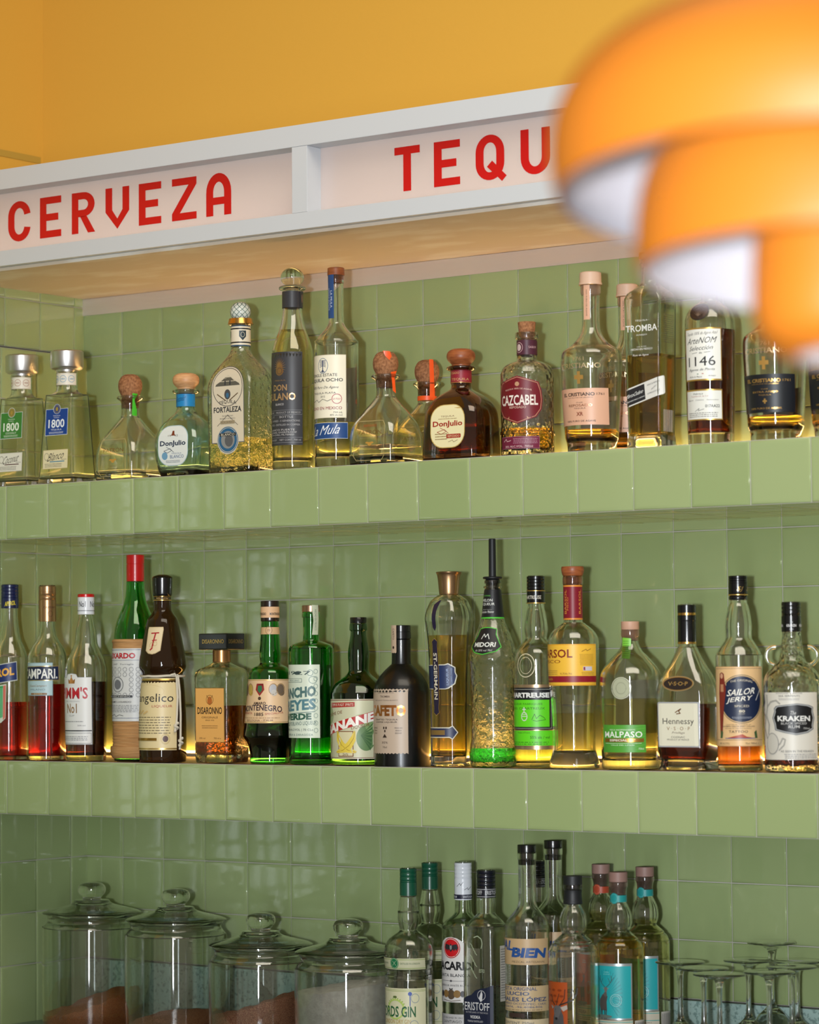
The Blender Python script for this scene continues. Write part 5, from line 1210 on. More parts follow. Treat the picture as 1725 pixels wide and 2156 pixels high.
b = Bot('kraken', 'bottle', 'dark rum bottle with two glass ring handles and white tentacle label, at the far right', rz=22); H = b.Y0
b.body([(324, 64), (330, 72), (540, 70), (600, 74), (660, 84), (720, 92), (760, 108), (800, 148), (840, 188), (900, 212), (1000, 216), (1200, 216), (1520, 214), (H, 208)], EMBOSS, t=3.8, tb=10, level=1010, lm=L_DARK)
b.lathe('cap', threads(318, 410, 73, 3) + [(410, 73), (420, 68), (420, 74), (420, 74), (538, 74), (538, 74), (540, 66)], BLACK)
L = Lab(b, 'cap_print', lift=.4, R=75); 
for x in (-100, 10, 110): L.t('THE', x, 22, 462, 472, '#b9b9b9').t('KRAKEN', x, 72, 482, 502, '#cfcfcf', bold=.02).t('RUM', x, 26, 514, 526, '#b9b9b9')
L.done()
for sg, nm in ((-1, 'ring_handle'), (1, 'ring_handle')):
    pts = []
    for i in range(15):
        a = math.radians(100 - 250 * i / 14); pts.append((sg * (128 + 62 * math.cos(a)) * b.k, 0, b.z(718 - 68 * math.sin(a))))
    tb = [Matrix.Rotation(b.al, 3, 'Z') @ Vector(p) for p in pts]
    tube(nm, tb, 0.0030, CLEAR, b.root, n=10)
L = Lab(b, 'front_label', lift=.5); e = 236; K = '#3c3c3e'
L.r(-e, e, 990, 1490, '#cfcbc0').t('ROWLAND & WINTER', 0, 200, 994, 1002, K).t('SEA SERPENTS', 0, 160, 1010, 1024, K).small(0, 160, 1032, 1050, 2, '#77757a')
def tentacle(pts, w):
    L.line(pts, w, '#6e6d6c').line(pts, w*.45, '#b5b2a8')
tentacle([(-240, 1000), (-225, 1060), (-250, 1120), (-215, 1180), (-235, 1250), (-200, 1330)], 14); tentacle([(-200, 1010), (-190, 1090), (-205, 1160), (-170, 1230), (-180, 1300)], 12)
tentacle([(-190, 1100), (-150, 1060), (-100, 1050), (-70, 1075)], 11); tentacle([(-110, 1400), (-70, 1370), (-50, 1330), (-30, 1340), (-40, 1380), (-80, 1420)], 9)
L.ell(-140, 1370, 60, 80, '#8d8b88').ell(-140, 1370, 54, 74, '#c3c0b6')
pp = [(-120, 1110), (-100, 1090), (-30, 1082), (60, 1072), (150, 1084), (190, 1100), (186, 1130), (200, 1180), (186, 1240), (190, 1262), (140, 1290), (50, 1306), (-30, 1290), (-110, 1270), (-116, 1230), (-134, 1180), (-116, 1130)]
L.poly(pp, '#5b5f63').poly([(35 + (x-35)*.95, 1185 + (Y-1185)*.95) for x, Y in pp], '#b4b6b6').poly([(35 + (x-35)*.91, 1185 + (Y-1185)*.91) for x, Y in pp], '#101114')
L.t('The', 30, 44, 1128, 1156, '#c9c9c6', slant=.3).t('KRAKEN', 35, 245, 1164, 1204, '#dcdcd8', bold=.03).t('BLACK SPICED', 35, 190, 1212, 1228, '#b9b9b6').t('RUM', 35, 80, 1234, 1256, '#b9b9b6', bold=.01).t('700mL', 130, 56, 1250, 1264, '#b9b9b6')
L.t('AS SEEN IN THE KRAKEN', 60, 250, 1418, 1434, K).small(90, 260, 1442, 1482, 3, '#77757a').done()
L = Lab(b, 'rear_label', side=PI, lift=.2); L.r(-160, 160, 1000, 1480, '#aaa8a0').done()
# ================= counter: storage jars =================
SUGAR = mat('brown_sugar', '#94532e', .95, vary=('#c07a4a', 900, (1, 1, 1)), bump=('noise', 700, .8, .002))
DSUGAR = mat('dark_crystal_sugar', '#8a4630', .9, vary=('#c38a6a', 600, (1, 1, 1)), bump=('noise', 500, 1.0, .003))
SALT = mat('white_sea_salt', '#dcdad8', .9, vary=('#c9c5c4', 90, (1, 1, 1)), bump=('noise', 300, .5, .002))
SAND = mat('pale_sugar', '#d3a06a', .95, bump=('noise', 700, .5, .001))
JARG = mat('jar_glass', (0.955, 0.985, 0.965, 1), 0.0, trans=1.0, ior=1.45)
def jar(pid, label, ref, Hbody, fills):
    """Hbody in metres to the lid rim; fills: (material, base height, ridge height, phase, tilt)"""
    b = Bot(pid, 'storage_jar', label, 'jar', group='lidded glass storage jars')
    R = 0.0885; k = 0.001; b.k = k; b.Y0 = 0
    h = Hbody * 1000
    P = [(-h, 80), (-h+3, 82), (-h+6, 82), (-h+10, 79), (-h+16, 79), (-h+20, 82), (-h+27, 87), (-h+38, 88.5), (-60, 88.5), (0, 87)]
    b.body(P, JARG, t=3.6, tb=9, foot=6, n=14)
    lid = b.lathe('glass_lid', [(-h-52, 4), (-h-51, 14), (-h-47, 22), (-h-40, 25), (-h-32, 23), (-h-25, 17), (-h-22, 18), (-h-21, 30), (-h-17, 33), (-h-13, 40), (-h-8, 58), (-h-3, 78), (-h+0.5, 87), (-h+2.5, 88), (-h+2.5, 88), (-h+1.5, 80), (-h+1.5, 76), (-h+7, 74), (-h+7, 74), (-h+6, 71), (-h-1, 60), (-h-7, 42), (-h-11, 32), (-h-14, 20), (-h-14.5, 4)], JARG, n=14)
    for (mm, z0, amp, ph, nm) in fills:
        V, F = [], []; nr, na = 18, 48; r0 = R - (0.0037 if mm is SAND else 0.0041)
        rnd = random.Random(int(ph * 100))
        for i in range(nr + 1):
            for j in range(na):
                r = r0 * i / nr; t = 2*PI*j/na; x, y = r*math.cos(t), r*math.sin(t)
                hh = z0 + amp * math.sin((x*math.cos(ph) + y*math.sin(ph)) / r0 * 1.7) + 0.15*amp*math.sin(x*160 + ph) * math.cos(y*130) + rnd.uniform(-.0009, .0009)
                V.append((x, y, hh))
        for i in range(nr):
            for j in range(na):
                q = (j+1) % na
                F.append((i*na+j, i*na+q, (i+1)*na+q, (i+1)*na+j))
        n0 = len(V); V += [(r0*math.cos(2*PI*j/na), r0*math.sin(2*PI*j/na), 0.013) for j in range(na)]
        n1 = len(V); V += [((r0-.003)*math.cos(2*PI*j/na), (r0-.003)*math.sin(2*PI*j/na), 0.0098) for j in range(na)]
        for j in range(na):
            q = (j+1) % na; F.append((nr*na+j, nr*na+q, n0+q, n0+j)); F.append((n0+j, n0+q, n1+q, n1+j))
        F.append(tuple(n1 + j for j in range(na)))
        me = mesh(nm, V, F, ang=60); bm = bmesh.new(); bm.from_mesh(me); bmesh.ops.remove_doubles(bm, verts=bm.verts, dist=1e-6); bmesh.ops.recalc_face_normals(bm, faces=bm.faces); bm.to_mesh(me); bm.free()
        link(nm, me, mm, b.root)
    return b
jar('jar1', 'tall lidded glass jar of powdery brown sugar in the left corner of the counter', None, .210, [(SUGAR, .052, .020, 0.75, 'brown_sugar')])
jar('jar2', 'tall lidded glass jar with dark crystals over a pale layer, second from left', None, .208, [(DSUGAR, .036, .008, 1.3, 'dark_crystals'), (SAND, .024, .007, 2.2, 'pale_layer')])
jar('jar3', 'shorter lidded glass jar holding a heap of reddish brown crystal sugar', None, .178, [(DSUGAR, .078, .020, 0.4, 'crystal_sugar')])
jar('jar4', 'shorter lidded glass jar filled high with white salt beside the gin bottles', None, .178, [(SALT, .122, .010, 0.5, 'white_salt')])

# ================= counter: spirits =================
def gin(pid, label, level):
    b = Bot(pid, 'bottle', label, ref='fords'); H = b.Y0
    b.body([(316, 62), (324, 68), (550, 68), (560, 74), (620, 84), (690, 96), (700, 101), (712, 97), (760, 99), (790, 96), (830, 86), (865, 82), (880, 94), (910, 142), (950, 188), (1000, 214), (1060, 224), (1110, 224), (1150, 220), (1200, 214), (1212, 204), (1250, 202), (1290, 204), (1306, 213), (1320, 214), (2060, 212), (H, 206)], CLEAR, t=3.6, tb=12, level=level, lm=L_CLEAR)
    b.lathe('cap', threads(310, 430, 77, 3) + [(430, 77), (436, 74), (436, 78), (436, 78), (553, 78), (553, 78), (554, 66)], GREENCAP, n=10)
    L = Lab(b, 'collar_label', lift=.4, ncut=4); L.r(-300, 300, 1104, 1204, '#b9b89a').r(-300, 300, 1112, 1118, '#8a9a5a').r(-300, 300, 1190, 1196, '#8a9a5a').ell(0, 1148, 46, 50, '#1c6b44').ring(0, 1148, 40, 44, 3, '#b9c9a4').line([(-18, 1128), (18, 1168)], 3, '#b9c9a4').line([(18, 1128), (-18, 1168)], 3, '#b9c9a4').t('DISTILLED IN LONDON', 150, 180, 1142, 1158, '#3a5a3a').t('ORIGINAL RECIPE', -140, 130, 1142, 1156, '#3a5a3a').done()
    L = Lab(b, 'front_label', lift=.4, ncut=10); e = 300
    L.r(-e, e, 1372, 1950, '#c9c6a6').r(-e, e, 1384, 1388, '#8a9a5a').r(-e, e, 1396, 1400, '#8a9a5a')
    for i in range(13):
        a = math.radians(180 + 15*i); L.poly([(4 + 70*math.cos(a), 1560 + 70*math.sin(a)), (4 + 104*math.cos(a+.06), 1560 + 104*math.sin(a+.06)), (4 + 104*math.cos(a-.06), 1560 + 104*math.sin(a-.06))], '#8fb04a', i == 0)
    L.ring(4, 1560, 92, 92, 14, '#a9bf62', 30).poly([(-20, 1452), (-14, 1440), (14, 1440), (22, 1450), (16, 1462), (-14, 1460)], '#5a6a3a')
    L.t('FORDS GIN', 0, 390, 1532, 1630, '#1f5a34', bold=.02).t('LONDON DRY GIN', 0, 300, 1650, 1688, '#a8863c').line([(-30, 1740), (30, 1700)], 6, INK).line([(30, 1740), (-30, 1700)], 6, INK).ring(190, 1460, 38, 42, 4, '#7a8a9a').ring(-170, 1450, 34, 38, 4, '#8a9a8a').r(140, 148, 1410, 1530, '#2f4a9a').ell(144, 1420, 18, 18, '#2f4a9a').ring(180, 1700, 40, 44, 4, '#7a8a9a').r(-e, e, 1760, 1764, '#8a9a5a').small(0, 400, 1790, 1920, 7, '#6a6a4a').done()
    return b
gin('fords', 'front one of two gin bottles with dark green caps and cream labels', 880)
gin('fords_back', 'rear one of two gin bottles with dark green caps, half hidden', 700)

b = Bot('bacardi', 'bottle', 'clear rum bottle with white cap and white label bearing a red round bat emblem'); H = b.Y0
b.body([(262, 66), (270, 72), (590, 74), (690, 78), (715, 84), (740, 104), (770, 144), (800, 176), (850, 194), (920, 198), (2040, 196), (H, 190)], mat('faint_green_glass', (0.93, 0.985, 0.92, 1), 0.0, trans=1.0, ior=1.45), t=3.4, tb=10, level=683, lm=L_CLEAR)
b.lathe('cap', threads(257, 400, 80, 4) + [(400, 80), (404, 77), (404, 81), (404, 81), (592, 80), (592, 80), (593, 72)], WHITECAP, n=10)
L = Lab(b, 'cap_print', lift=.4, R=81.5); L.r(-250, 250, 542, 582, '#1c1d33').t('WHITE RUM', 96, 96, 552, 574, '#c9ccd2', bold=.02).t('WHITE RUM', -60, 96, 552, 574, '#c9ccd2', bold=.02).line([(60, 500), (90, 480), (96, 500), (130, 470)], 4, '#4a4a4e').line([(-10, 470), (20, 440), (28, 460), (50, 430)], 4, '#4a4a4e').done()
L = Lab(b, 'front_label', lift=.4); e = 250
P_ = [(-e, 1020), (-150, 1010), (-120, 960), (-60, 925), (0, 915), (60, 925), (120, 960), (150, 1010), (e, 1020), (e, 1500), (-e, 1500)]
L.poly(P_, '#d2cfcc').ell(0, 1014, 92, 92, '#a8141c', 36).ell(0, 1014, 84, 84, '#d9cfc8', 36).ell(0, 1014, 79, 79, '#c2141c', 36)
for sg in (1, -1): L.poly([(0, 1000), (sg*20, 985), (sg*60, 978), (sg*72, 1010), (sg*58, 1040), (sg*46, 1022), (sg*32, 1044), (sg*22, 1024), (0, 1050)], '#2a2a2e', sg == 1)
L.ell(0, 1005, 12, 26, '#8a8a8a').ell(0, 985, 8, 8, '#2a2a2e')
L.t('BACARDI', 0, 400, 1134, 1212, '#17171b', bold=.04).t('CARTA BLANCA', 0, 330, 1244, 1272, '#26262a', bold=.01).line([(-120, 1308), (120, 1308)], 3, '#4a4a4e').ell(0, 1308, 12, 9, '#4a4a4e').t('SUPERIOR WHITE RUM', 0, 290, 1340, 1358, '#4a4a4e')
L.ell(0, 1430, 40, 44, '#5a4a38').ell(-60, 1424, 34, 34, '#8a6a3c').ell(60, 1424, 34, 34, '#8a6a3c').ell(110, 1424, 22, 28, '#3a3a3e').ell(-110, 1424, 22, 28, '#3a3a3e').poly([(-18, 1386), (-18, 1370), (0, 1380), (18, 1370), (18, 1386)], '#3a3a3e').line([(-90, 1478), (0, 1490), (90, 1478)], 5, '#5a4a38').done()
L = Lab(b, 'lower_label', lift=.4, ncut=4); L.r(-e, e, 1606, 1820, '#b9b7b6').t('ESTABLISHED IN 1862', 0, 220, 1630, 1646, '#4a4a4e').t('SANTIAGO', 0, 200, 1660, 1684, '#3a3a3e').small(0, 260, 1700, 1800, 5, '#6a6a6c').done()

def vodka(pid, label, ref, level):
    b = Bot(pid, 'bottle', label, ref=ref); H = b.Y0
    b.body([(334, 74), (342, 84), (575, 84), (700, 84), (722, 90), (748, 112, 106, 100), (780, 140, 132, 110), (830, 164, 150, 90), (880, 174, 156, 70), (1400, 176, 158, 60), (2120, 174, 156, 58), (H, 170, 152, 54)], CLEAR, t=3.6, tb=12, level=level, lm=L_CLEAR, n=7)
    b.lathe('cap', threads(328, 480, 86, 4) + [(480, 86), (484, 83), (484, 87), (484, 87), (574, 86), (574, 86), (575, 78)], NAVYCAP if False else mat('black_navy_cap', '#0b0d1c', .3, coat=.4), n=10)
    L = Lab(b, 'cap_print', lift=.4, R=87); L.r(-270, 270, 494, 498, '#b9b9bd').r(-270, 270, 560, 564, '#b9b9bd').t('ERISTOFF', 110, 130, 508, 544, '#c9c9cc', bold=.0).t('ERISTOFF', -50, 130, 508, 544, '#c9c9cc').done()
    L = Lab(b, 'front_label', flat=True, lift=.5, ncut=8)
    L.poly([(-165, 1490), (-120, 1460), (-60, 1440), (-20, 1400), (40, 1380), (100, 1372), (165, 1345), (165, 1960), (-165, 1960)], '#1a2036')
    L.poly([(20, 1470), (50, 1400), (62, 1430), (56, 1490), (40, 1500)], '#c9c9cc').ring(50, 1440, 44, 44, 4, '#c9c9cc', 20).t('ERISTOFF', 0, 270, 1506, 1578, '#d2d2d4', bold=.0).t('IN THE LAND OF THE WOLF', 0, 240, 1590, 1604, '#a9a9ae').t('VODKA', -20, 110, 1624, 1652, '#d2d2d4', bold=.02).t('TRIPLE DISTILLED', -20, 170, 1668, 1684, '#b9b9bd').small(0, 240, 1710, 1880, 6, '#8a8a94').done()
    L = Lab(b, 'glass_relief', flat=True, lift=.6, ncut=0); g = '#a9b598'
    L.line([(-30, 925), (10, 910), (50, 935), (62, 975), (50, 1020)], 7, g)
    for i in range(12): L.line([(-70 + (i % 4)*16, 980 + i*26), (-44 + (i % 4)*16, 1004 + i*26)], 5, g)
    L.t('ESTD', 60, 60, 1206, 1236, g).done()
    L = Lab(b, 'side_label', flat=True, side=1, lift=.4, ncut=4); L.r(-46, 50, 1000, 1500, '#bdb9ae').small(0, 70, 1020, 1480, 20, '#5a5a5a').done()
    return b
vodka('eristoff', 'square-shouldered clear vodka bottle with black cap and dark jagged-topped label, front row', 'eristoff', 665)
vodka('eristoff_back', 'vodka bottle with black cap hidden behind the two tall mezcal bottles', 'eristoff', 665)

def mezcal(pid, label, level):
    b = Bot(pid, 'bottle', label, ref='malbien'); H = b.Y0
    b.body([(160, 76), (166, 86), (225, 87), (236, 82), (300, 80), (560, 80), (620, 84), (665, 98), (710, 134), (760, 176), (800, 196), (850, 204), (930, 206), (2150, 204), (H, 198)], CLEAR, t=3.6, tb=14, level=level, lm=L_CLEAR)
    b.lathe('stopper', cyl(97, 162, 86) + [(162, 66), (165, 66), (270, 62), (272, 50), (272, 20)], BLACK)
    L = Lab(b, 'front_label', lift=.4); e = b.s_of(1568, 1000)
    L.r(-e, e, 930, 1164, '#b79b75').t('MAL', -e*.42, e*.74, 945, 1032, '#234a86', bold=.03, slant=.2, rise=-14).t('BIEN', e*.40, e*.98, 1012, 1100, '#234a86', bold=.05, slant=.2, rise=-8).t('MEZCAL ARTESANAL', e*.38, e*.95, 1128, 1146, '#55483a').poly([(e*.12-14, 930), (e*.12-8, 906), (e*.12-2, 930)], '#3a342c').done()
    L = Lab(b, 'lower_label', lift=.4)
    L.r(-e, e, 1352, 1580, '#bba37e').t('RECETA ORIGINAL', 0, e*1.2, 1362, 1394, '#2a4470', bold=.01).t('DE', -60, 30, 1408, 1424, '#2a4470').t('LUCIO', 14, e*.7, 1404, 1438, '#2a4470', bold=.02).t('MORALES LÓPEZ', 0, e*1.8, 1446, 1492, '#2a4470', bold=.02).t('SAN DIONISIO OCOTEPEC, OAX.', 0, e*1.8, 1502, 1524, '#2a4470', rise=-6).t('16.8023474, -96.4086406', 0, e*1.5, 1532, 1552, '#2a4470').small(0, e*1.5, 1560, 1574, 1, '#6a5a44').done()
    L = Lab(b, 'bottom_label', lift=.4, ncut=4); L.r(-e, e, 1650, 1900, '#c7b594').r(-80, 90, 1596, 1636, '#3a2a24').t('CONTENT 750ml', 0, e, 1672, 1696, '#3a4a5a').small(0, e*1.5, 1720, 1860, 6, '#6a5a44').done()
    return b
mezcal('malbien', 'tall mezcal bottle with black stopper and kraft label with blue lettering, front of the pair', 1330)
mezcal('malbien_back', 'tall mezcal bottle with black stopper standing behind and right of its twin', 700)

def stag(L, cx, Y, s, antler='#3a3634'):
    f = lambda P: [(cx + x*s, Y + y*s) for x, y in P]
    L.poly(f([(-60, 0), (-20, -60), (30, -70), (52, -40), (40, 20), (44, 120), (-50, 120), (-64, 60)]), '#4a4644').poly(f([(-10, -62), (14, -92), (40, -92), (46, -60), (30, -30)]), '#5a5552').poly(f([(18, -92), (6, -128), (22, -150), (40, -150), (54, -128), (40, -88)]), '#6a6460')
    L.poly(f([(8, -132), (-18, -142), (10, -120)]), '#8a827c').poly(f([(50, -132), (76, -142), (50, -120)]), '#8a827c')
    for x in (-48, -30, 8, 28): L.poly(f([(x, 110), (x+14, 110), (x+10, 220), (x+2, 220)]), '#3a3634')
    for sg in (1, -1):
        L.line(f([(30 + sg*8, -148), (30 + sg*44, -178), (30 + sg*74, -220), (30 + sg*70, -280)]), 6*s, antler).line(f([(30 + sg*60, -196), (30 + sg*34, -250)]), 4.5*s, antler).line(f([(30 + sg*74, -222), (30 + sg*104, -262)]), 4.5*s, antler)
def deer_bottle(pid, label, kind):
    b = Bot(pid, 'bottle', label, ref='deer_teal'); H = b.Y0
    b.body([(508, 94), (516, 102), (560, 102), (575, 94), (630, 86), (720, 86), (745, 94), (800, 122), (850, 140), (900, 147), (950, 146), (1000, 132), (1022, 120), (1036, 124), (1060, 150), (1095, 190), (1110, 204), (1125, 208), (1150, 236), (1200, 256), (1280, 262), (1900, 262), (2640, 258), (H, 250)], EMBOSS if False else CLEAR, t=4, tb=16, level={'teal': 1090, 'red': 915, 'right': 968, 'amber': 1560}[kind], lm=L_STRAW if kind == 'amber' else (L_GOLD if kind == 'teal' else L_STRAW), n=11, flute=(760, 990, 12, .05))
    cm = mat('mauve_wood_cap', '#8f6f66', .5)
    if kind != 'amber':
        b.lathe('cap', cyl(405, 508, 101) + [(508, 86), (510, 86), (640, 80), (640, 40)], cm, n=10)
        L = Lab(b, 'neck_band', lift=.4, R=88, ncut=3); c = '#a5422a' if kind == 'red' else '#1f8a8a'
        L.r(-276, 276, 650, 722, c).ell(0, 682, 52, 58, c).ring(0, 682, 42, 46, 3, '#5aa9a6' if kind != 'red' else '#c9805f').done()
        L = Lab(b, 'front_label', lift=.4, ncut=12); e = b.s_of(1268, 1500)
        m_ = '#1f9aa0' if kind != 'red' else '#b4532c'
        L.r(-e, e, 1355, 1948, '$b9c1c4').r(-e+14, e-14, 1382, 1930, m_)
        for i in range(22):
            a = math.radians(-88 + 9*i - 20); L.poly([(0, 1700), (330*math.cos(a)*.55, 1700 - 300*math.sin(a)*.0 + 330*math.sin(a)*.85), (330*math.cos(a+.03)*.55, 1700 + 330*math.sin(a+.03)*.85)], '#187c84' if kind != 'red' else '#96401f', i == 0) if abs(330*math.cos(a)*.55) < e-14 and 1700 + 330*math.sin(a)*.85 > 1390 and 1700 + 330*math.sin(a)*.85 < 1925 else None
        stag(L, -30, 1740, .92); L.ell(-40, 1912, 110, 18, '#5c6a62')
        L.ring(110, 1740, 62, 66, 4, '#9fc9c8', 26).ring(110, 1740, 44, 48, 3, '#9fc9c8', 22).t('100%', 10, 60, 1440, 1452, '#7fc0c0').t('AGAVE', 10, 76, 1462, 1474, '#7fc0c0')
        L.r(-e, e, 1952, 2110, '#b9b2a0').r(-e*.6, e, 1966, 1974, '#3a9a96').t('TEQUILA', -40, 180, 1990, 2030, '#3a3a3a', bold=.02).r(-e, e, 2044, 2052, '#3a9a96').small(0, e*1.4, 2060, 2100, 2, '#5a5a56').done()
        L = Lab(b, 'barcode_label', lift=.4, ncut=3); s2 = e + 30; L.r(s2, s2 + 190, 1960, 2300, '#bab6ae')
        for i in range(16): L.r(s2 + 14 + i*10, s2 + 14 + i*10 + (3 if i % 3 else 6), 1980, 2240, '#5a5a5c')
        L.done()
    else:
        b.lathe('cap', cyl(420, 560, 101) + [(560, 98), (600, 94), (670, 98), (700, 103), (716, 100), (716, 80)], RUBBER, n=10)
        L = Lab(b, 'front_label', lift=.4, ncut=12)
        s0, s1_ = -300, b.s_of(580 + 487, 1900)
        L.r(s0, s1_, 1510 + 5, 2300, '#a2471a')
        for i in range(10): L.ell(s0 + 120 + i*22, 1600 + (i % 4)*60, 26, 12, '#7d3212', 10)
        s = 1.55; cx, Y = b.s_of(480 + 487, 1900), 1960
        f = lambda P: [(cx + x*s, Y + y*s) for x, y in P]
        L.poly(f([(-50, 160), (-46, 20), (-40, -50), (-20, -110), (20, -120), (44, -60), (56, 160)]), '#4c4a4c').poly(f([(-36, -110), (-20, -130), (24, -130), (30, -100), (4, -40), (-22, -44), (-34, -80)]), '#5c595a').poly(f([(20, -118), (70, -136), (74, -110), (44, -92)]), '#a9a098').poly(f([(-34, -118), (-62, -132), (-52, -104)]), '#8a827c').ell(cx - 12*s, Y - 42*s, 12*s, 9*s, '#1d1b1d')
        K = '#23211f'
        L.line(f([(14, -132), (60, -150), (110, -170), (136, -210), (140, -250)]), 13, K).line(f([(70, -152), (100, -200), (100, -240)]), 9, K).line(f([(114, -172), (124, -200), (104, -250)]), 7, K).line(f([(20, -134), (52, -180), (58, -240)]), 8, K)
        L.line(f([(-24, -132), (-48, -160), (-56, -200)]), 11, K).line(f([(-10, -132), (0, -170), (14, -210)]), 7, K).done()
    return b
deer_bottle('deer_teal', 'bulb-necked tequila bottle with teal neck band and teal stag label, foremost of the three', 'teal')
deer_bottle('deer_red', 'bulb-necked tequila bottle with rust red neck band, behind the teal stag bottle', 'red')
deer_bottle('deer_right', 'bulb-necked tequila bottle with teal neck band, at the back beside the stemware', 'right')
deer_bottle('deer_amber', 'bulb-necked bottle with matte black cap and rust label with large stag head', 'amber')

# ================= upturned stemware =================
def stem_glass():
    t = thing('stemware_glass', 'x', 'glass', (0, 0, 0))
    Hh = 0.186
    P = [(Hh, 12), (Hh, 37), (Hh - .0012, 38.5), (Hh - .0024, 38), (Hh - .0036, 30), (Hh - .006, 16), (Hh - .010, 7.5), (Hh - .014, 6.2), (Hh - .022, 4.6), (Hh - .050, 3.8), (Hh - .080, 4.4), (Hh - .088, 6.4), (Hh - .094, 12), (Hh - .102, 22), (Hh - .114, 31), (Hh - .130, 36), (Hh - .150, 36.5), (Hh - .170, 35), (.0006, 33),
         (.0006, 31.8), (Hh - .170, 33.8), (Hh - .150, 35.3), (Hh - .130, 34.8), (Hh - .114, 29.8), (Hh - .102, 20.5), (Hh - .096, 11), (Hh - .094, 2)]
    V, F = loft([(z, r/1000, r/1000, r/1000) for z, r in P], 10)
    me = mesh('glass_bowl', V, F, ang=60)
    bm = bmesh.new(); bm.from_mesh(me); bmesh.ops.recalc_face_normals(bm, faces=bm.faces); bm.to_mesh(me); bm.free()
    me.polygons.foreach_set('use_smooth', [True] * len(me.polygons))
    return t, me
t0, gme = stem_glass()
bpy.data.objects.remove(t0)
gl_spots = [(1.325, -.205, 1.0, 'upturned stem glass nearest the teal-banded bottles, leftmost of the group'), (1.405, -.270, 1.0, 'upturned stem glass, second from the left in the front of the group'),
            (1.467, -.330, 1.0, 'upturned stem glass standing foremost and lowest of the group'), (1.400, -.127, 1.0, 'upturned stem glass behind the front three, against the stone upstand'),
            (1.512, -.262, 1.0, 'upturned stem glass just right of the foremost one'), (1.394, -.043, 1.11, 'taller upturned stem glass whose foot rises highest against the tiles'),
            (1.503, -.177, 1.0, 'upturned stem glass in the middle of the right half of the group'), (1.470, -.100, 1.0, 'upturned stem glass in the back row near the right edge'),
            (1.530, -.045, 1.11, 'taller upturned stem glass at the right edge of the picture')]
for (x, y, s, lb) in gl_spots:
    o = link('stemware_glass', gme, None if gme.materials else CLEAR)
    o.location = (x, y, ZC + .0004); o.scale = (1, 1, s)
    tag(o, lb, 'glass', 'upturned stem glasses on the counter')

# ================= pendant lamp in the foreground =================
ORANGE = mat('orange_lacquered_metal', '#9c5814', .5, coat=0, spec=.3)
INNER = mat('pale_lacquer_inside', '#8e8c92', .5)
LP = Vector((2.98926, -2.80003, 1.76156))
pl = thing('pendant_lamp', 'orange pendant lamp of three nested domes with white insides, blurred in the foreground', 'lamp', LP)
tow = (CAM - LP); tow.z = 0; tow.normalize()
axis = Vector((0, 0, 1)).cross(tow)
pl.rotation_mode = 'QUATERNION'
pl.rotation_quaternion = Quaternion(axis, math.radians(-5.0))
def shade(name, P, th=.0016):
    """outer skin orange, inner skin white; P (z, r) from top to rim"""
    Q = [(z, r, r, r) for z, r in P]; Q = smooth_profile(Q, 5); n = 24; N = 4*n
    out = [(q[0], max(q[1], .0005)) for q in Q]; inn = [(q[0] - (th if i < len(Q)*.5 else 0), max(q[1] - th, .0004)) for i, q in enumerate(Q)]
    V, F, M = [], [], []
    for lst in (out, inn):
        for z, r in lst:
            for j in range(N): V.append((r*math.cos(2*PI*j/N), r*math.sin(2*PI*j/N), z))
    m_ = len(out)
    for L_, base in ((0, 0), (1, m_*N)):
        for i in range(m_ - 1):
            for j in range(N):
                q = (j+1) % N; f = (base+i*N+j, base+i*N+q, base+(i+1)*N+q, base+(i+1)*N+j)
                F.append(f if L_ else tuple(reversed(f))); M.append(L_)
    a, c = (m_-1)*N, (2*m_-1)*N
    for j in range(N): q = (j+1) % N; F.append((a+j, c+j, c+q, a+q)); M.append(0)
    me = mesh(name, V, F); me.materials.append(ORANGE); me.materials.append(INNER)
    me.polygons.foreach_set('material_index', M)
    o = bpy.data.objects.new(name, me); C.objects.link(o); o.parent = pl
    return o
U = 0.0002296
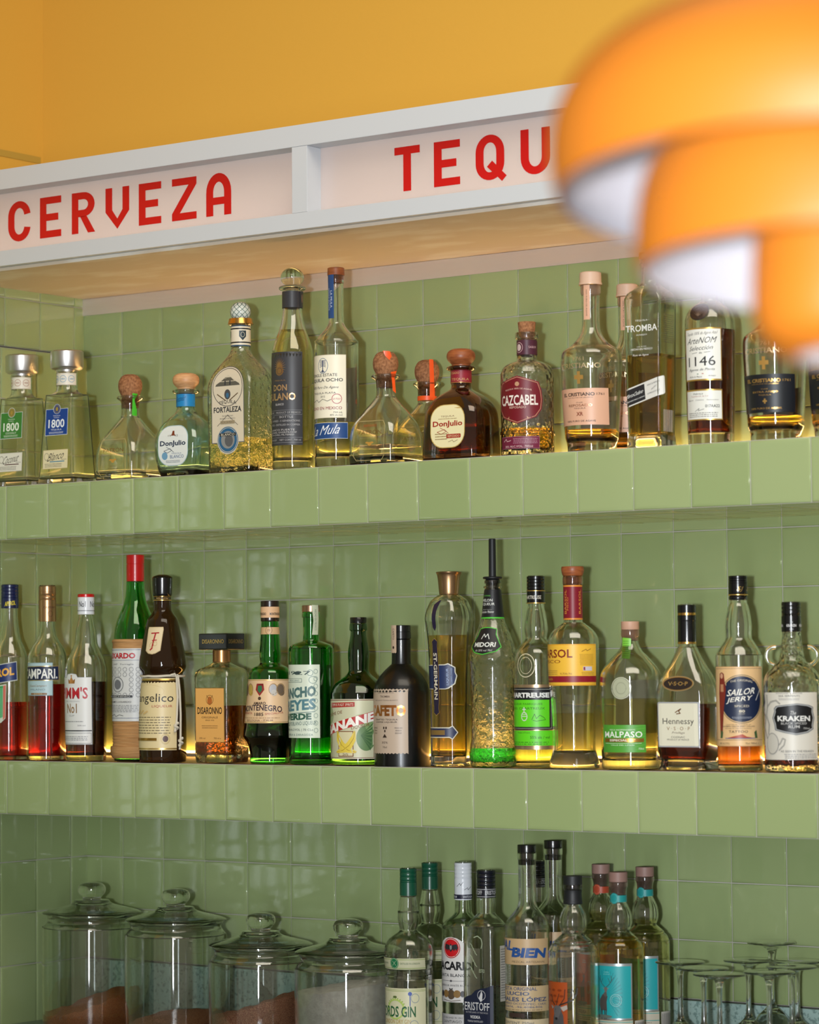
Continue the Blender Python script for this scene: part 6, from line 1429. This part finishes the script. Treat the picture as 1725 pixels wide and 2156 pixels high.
shade('upper_shade', [(.0905, .012), (.0895, .040), (.085, .075), (.074, .108), (.056, .130), (.036, .1405), (.018, .1430), (.004, .1415), (-.003, .1395)])
shade('middle_shade', [(.030, .070), (.024, .084), (.010, .0955), (-.006, .1000), (-.022, .1015), (-.036, .1010), (-.0405, .0995)])
shade('lower_shade', [(-.005, .030), (-.012, .039), (-.024, .0440), (-.045, .0455), (-.062, .0450), (-.073, .0415), (-.080, .034), (-.083, .027)])
V, F = loft([(-.074, .008, .008, .008), (-.072, .014, .014, .014), (-.066, .020, .020, .020), (-.050, .022, .022, .022), (-.020, .020, .020, .020), (.02, .016, .016, .016)], 8)
me = mesh('bulb', V, F); fixn(me); link('bulb', me, mat('lamp_bulb', '#ffffff', .4, emit=(1.0, .86, .66, 1), estr=2.2), pl)
V, F = loft([(.0, .010, .010, .010), (.088, .010, .010, .010), (.094, .014, .014, .014), (.120, .008, .008, .008), (.124, .003, .003, .003), (1.9, .003, .003, .003)], 5)
me = mesh('stem_and_cord', V, F); fixn(me); link('stem_and_cord', me, ORANGE, pl)
for a in range(3):
    t = 2*PI*a/3 + .4
    V, F = box_data(.012, .134, -.001, .001, .030, .036); V = [(x*math.cos(t) - y*math.sin(t), x*math.sin(t) + y*math.cos(t), z) for x, y, z in V]
    link('spoke', mesh('spoke', V, F, False), INNER, pl)
for dz_, en_ in ((.050, 3.0), (-.012, 1.0), (-.100, .15)):  # point lights added above, in and below the bulb to brighten the shades
    bl = bpy.data.lights.new('bulb_fill_light', 'POINT'); bl.energy = en_; bl.color = (1, .90, .80); bl.shadow_soft_size = .012
    o = bpy.data.objects.new('bulb_fill_light', bl); C.objects.link(o); o.location = LP + Vector((0, 0, dz_))
# light through glass: bottles, jars and stemware bend the flash onto what stands behind them
for o in C.objects:
    if o.type == 'MESH':
        if o.name.split('.')[0] == 'liquid' and 'Principled BSDF' not in o.data.materials[0].node_tree.nodes: continue
        if o.name.split('.')[0] in ('glass_body', 'liquid', 'glass_lid', 'stemware_glass', 'ring_handle'): o.cycles.is_caustics_caster = True
        else: o.cycles.is_caustics_receiver = True
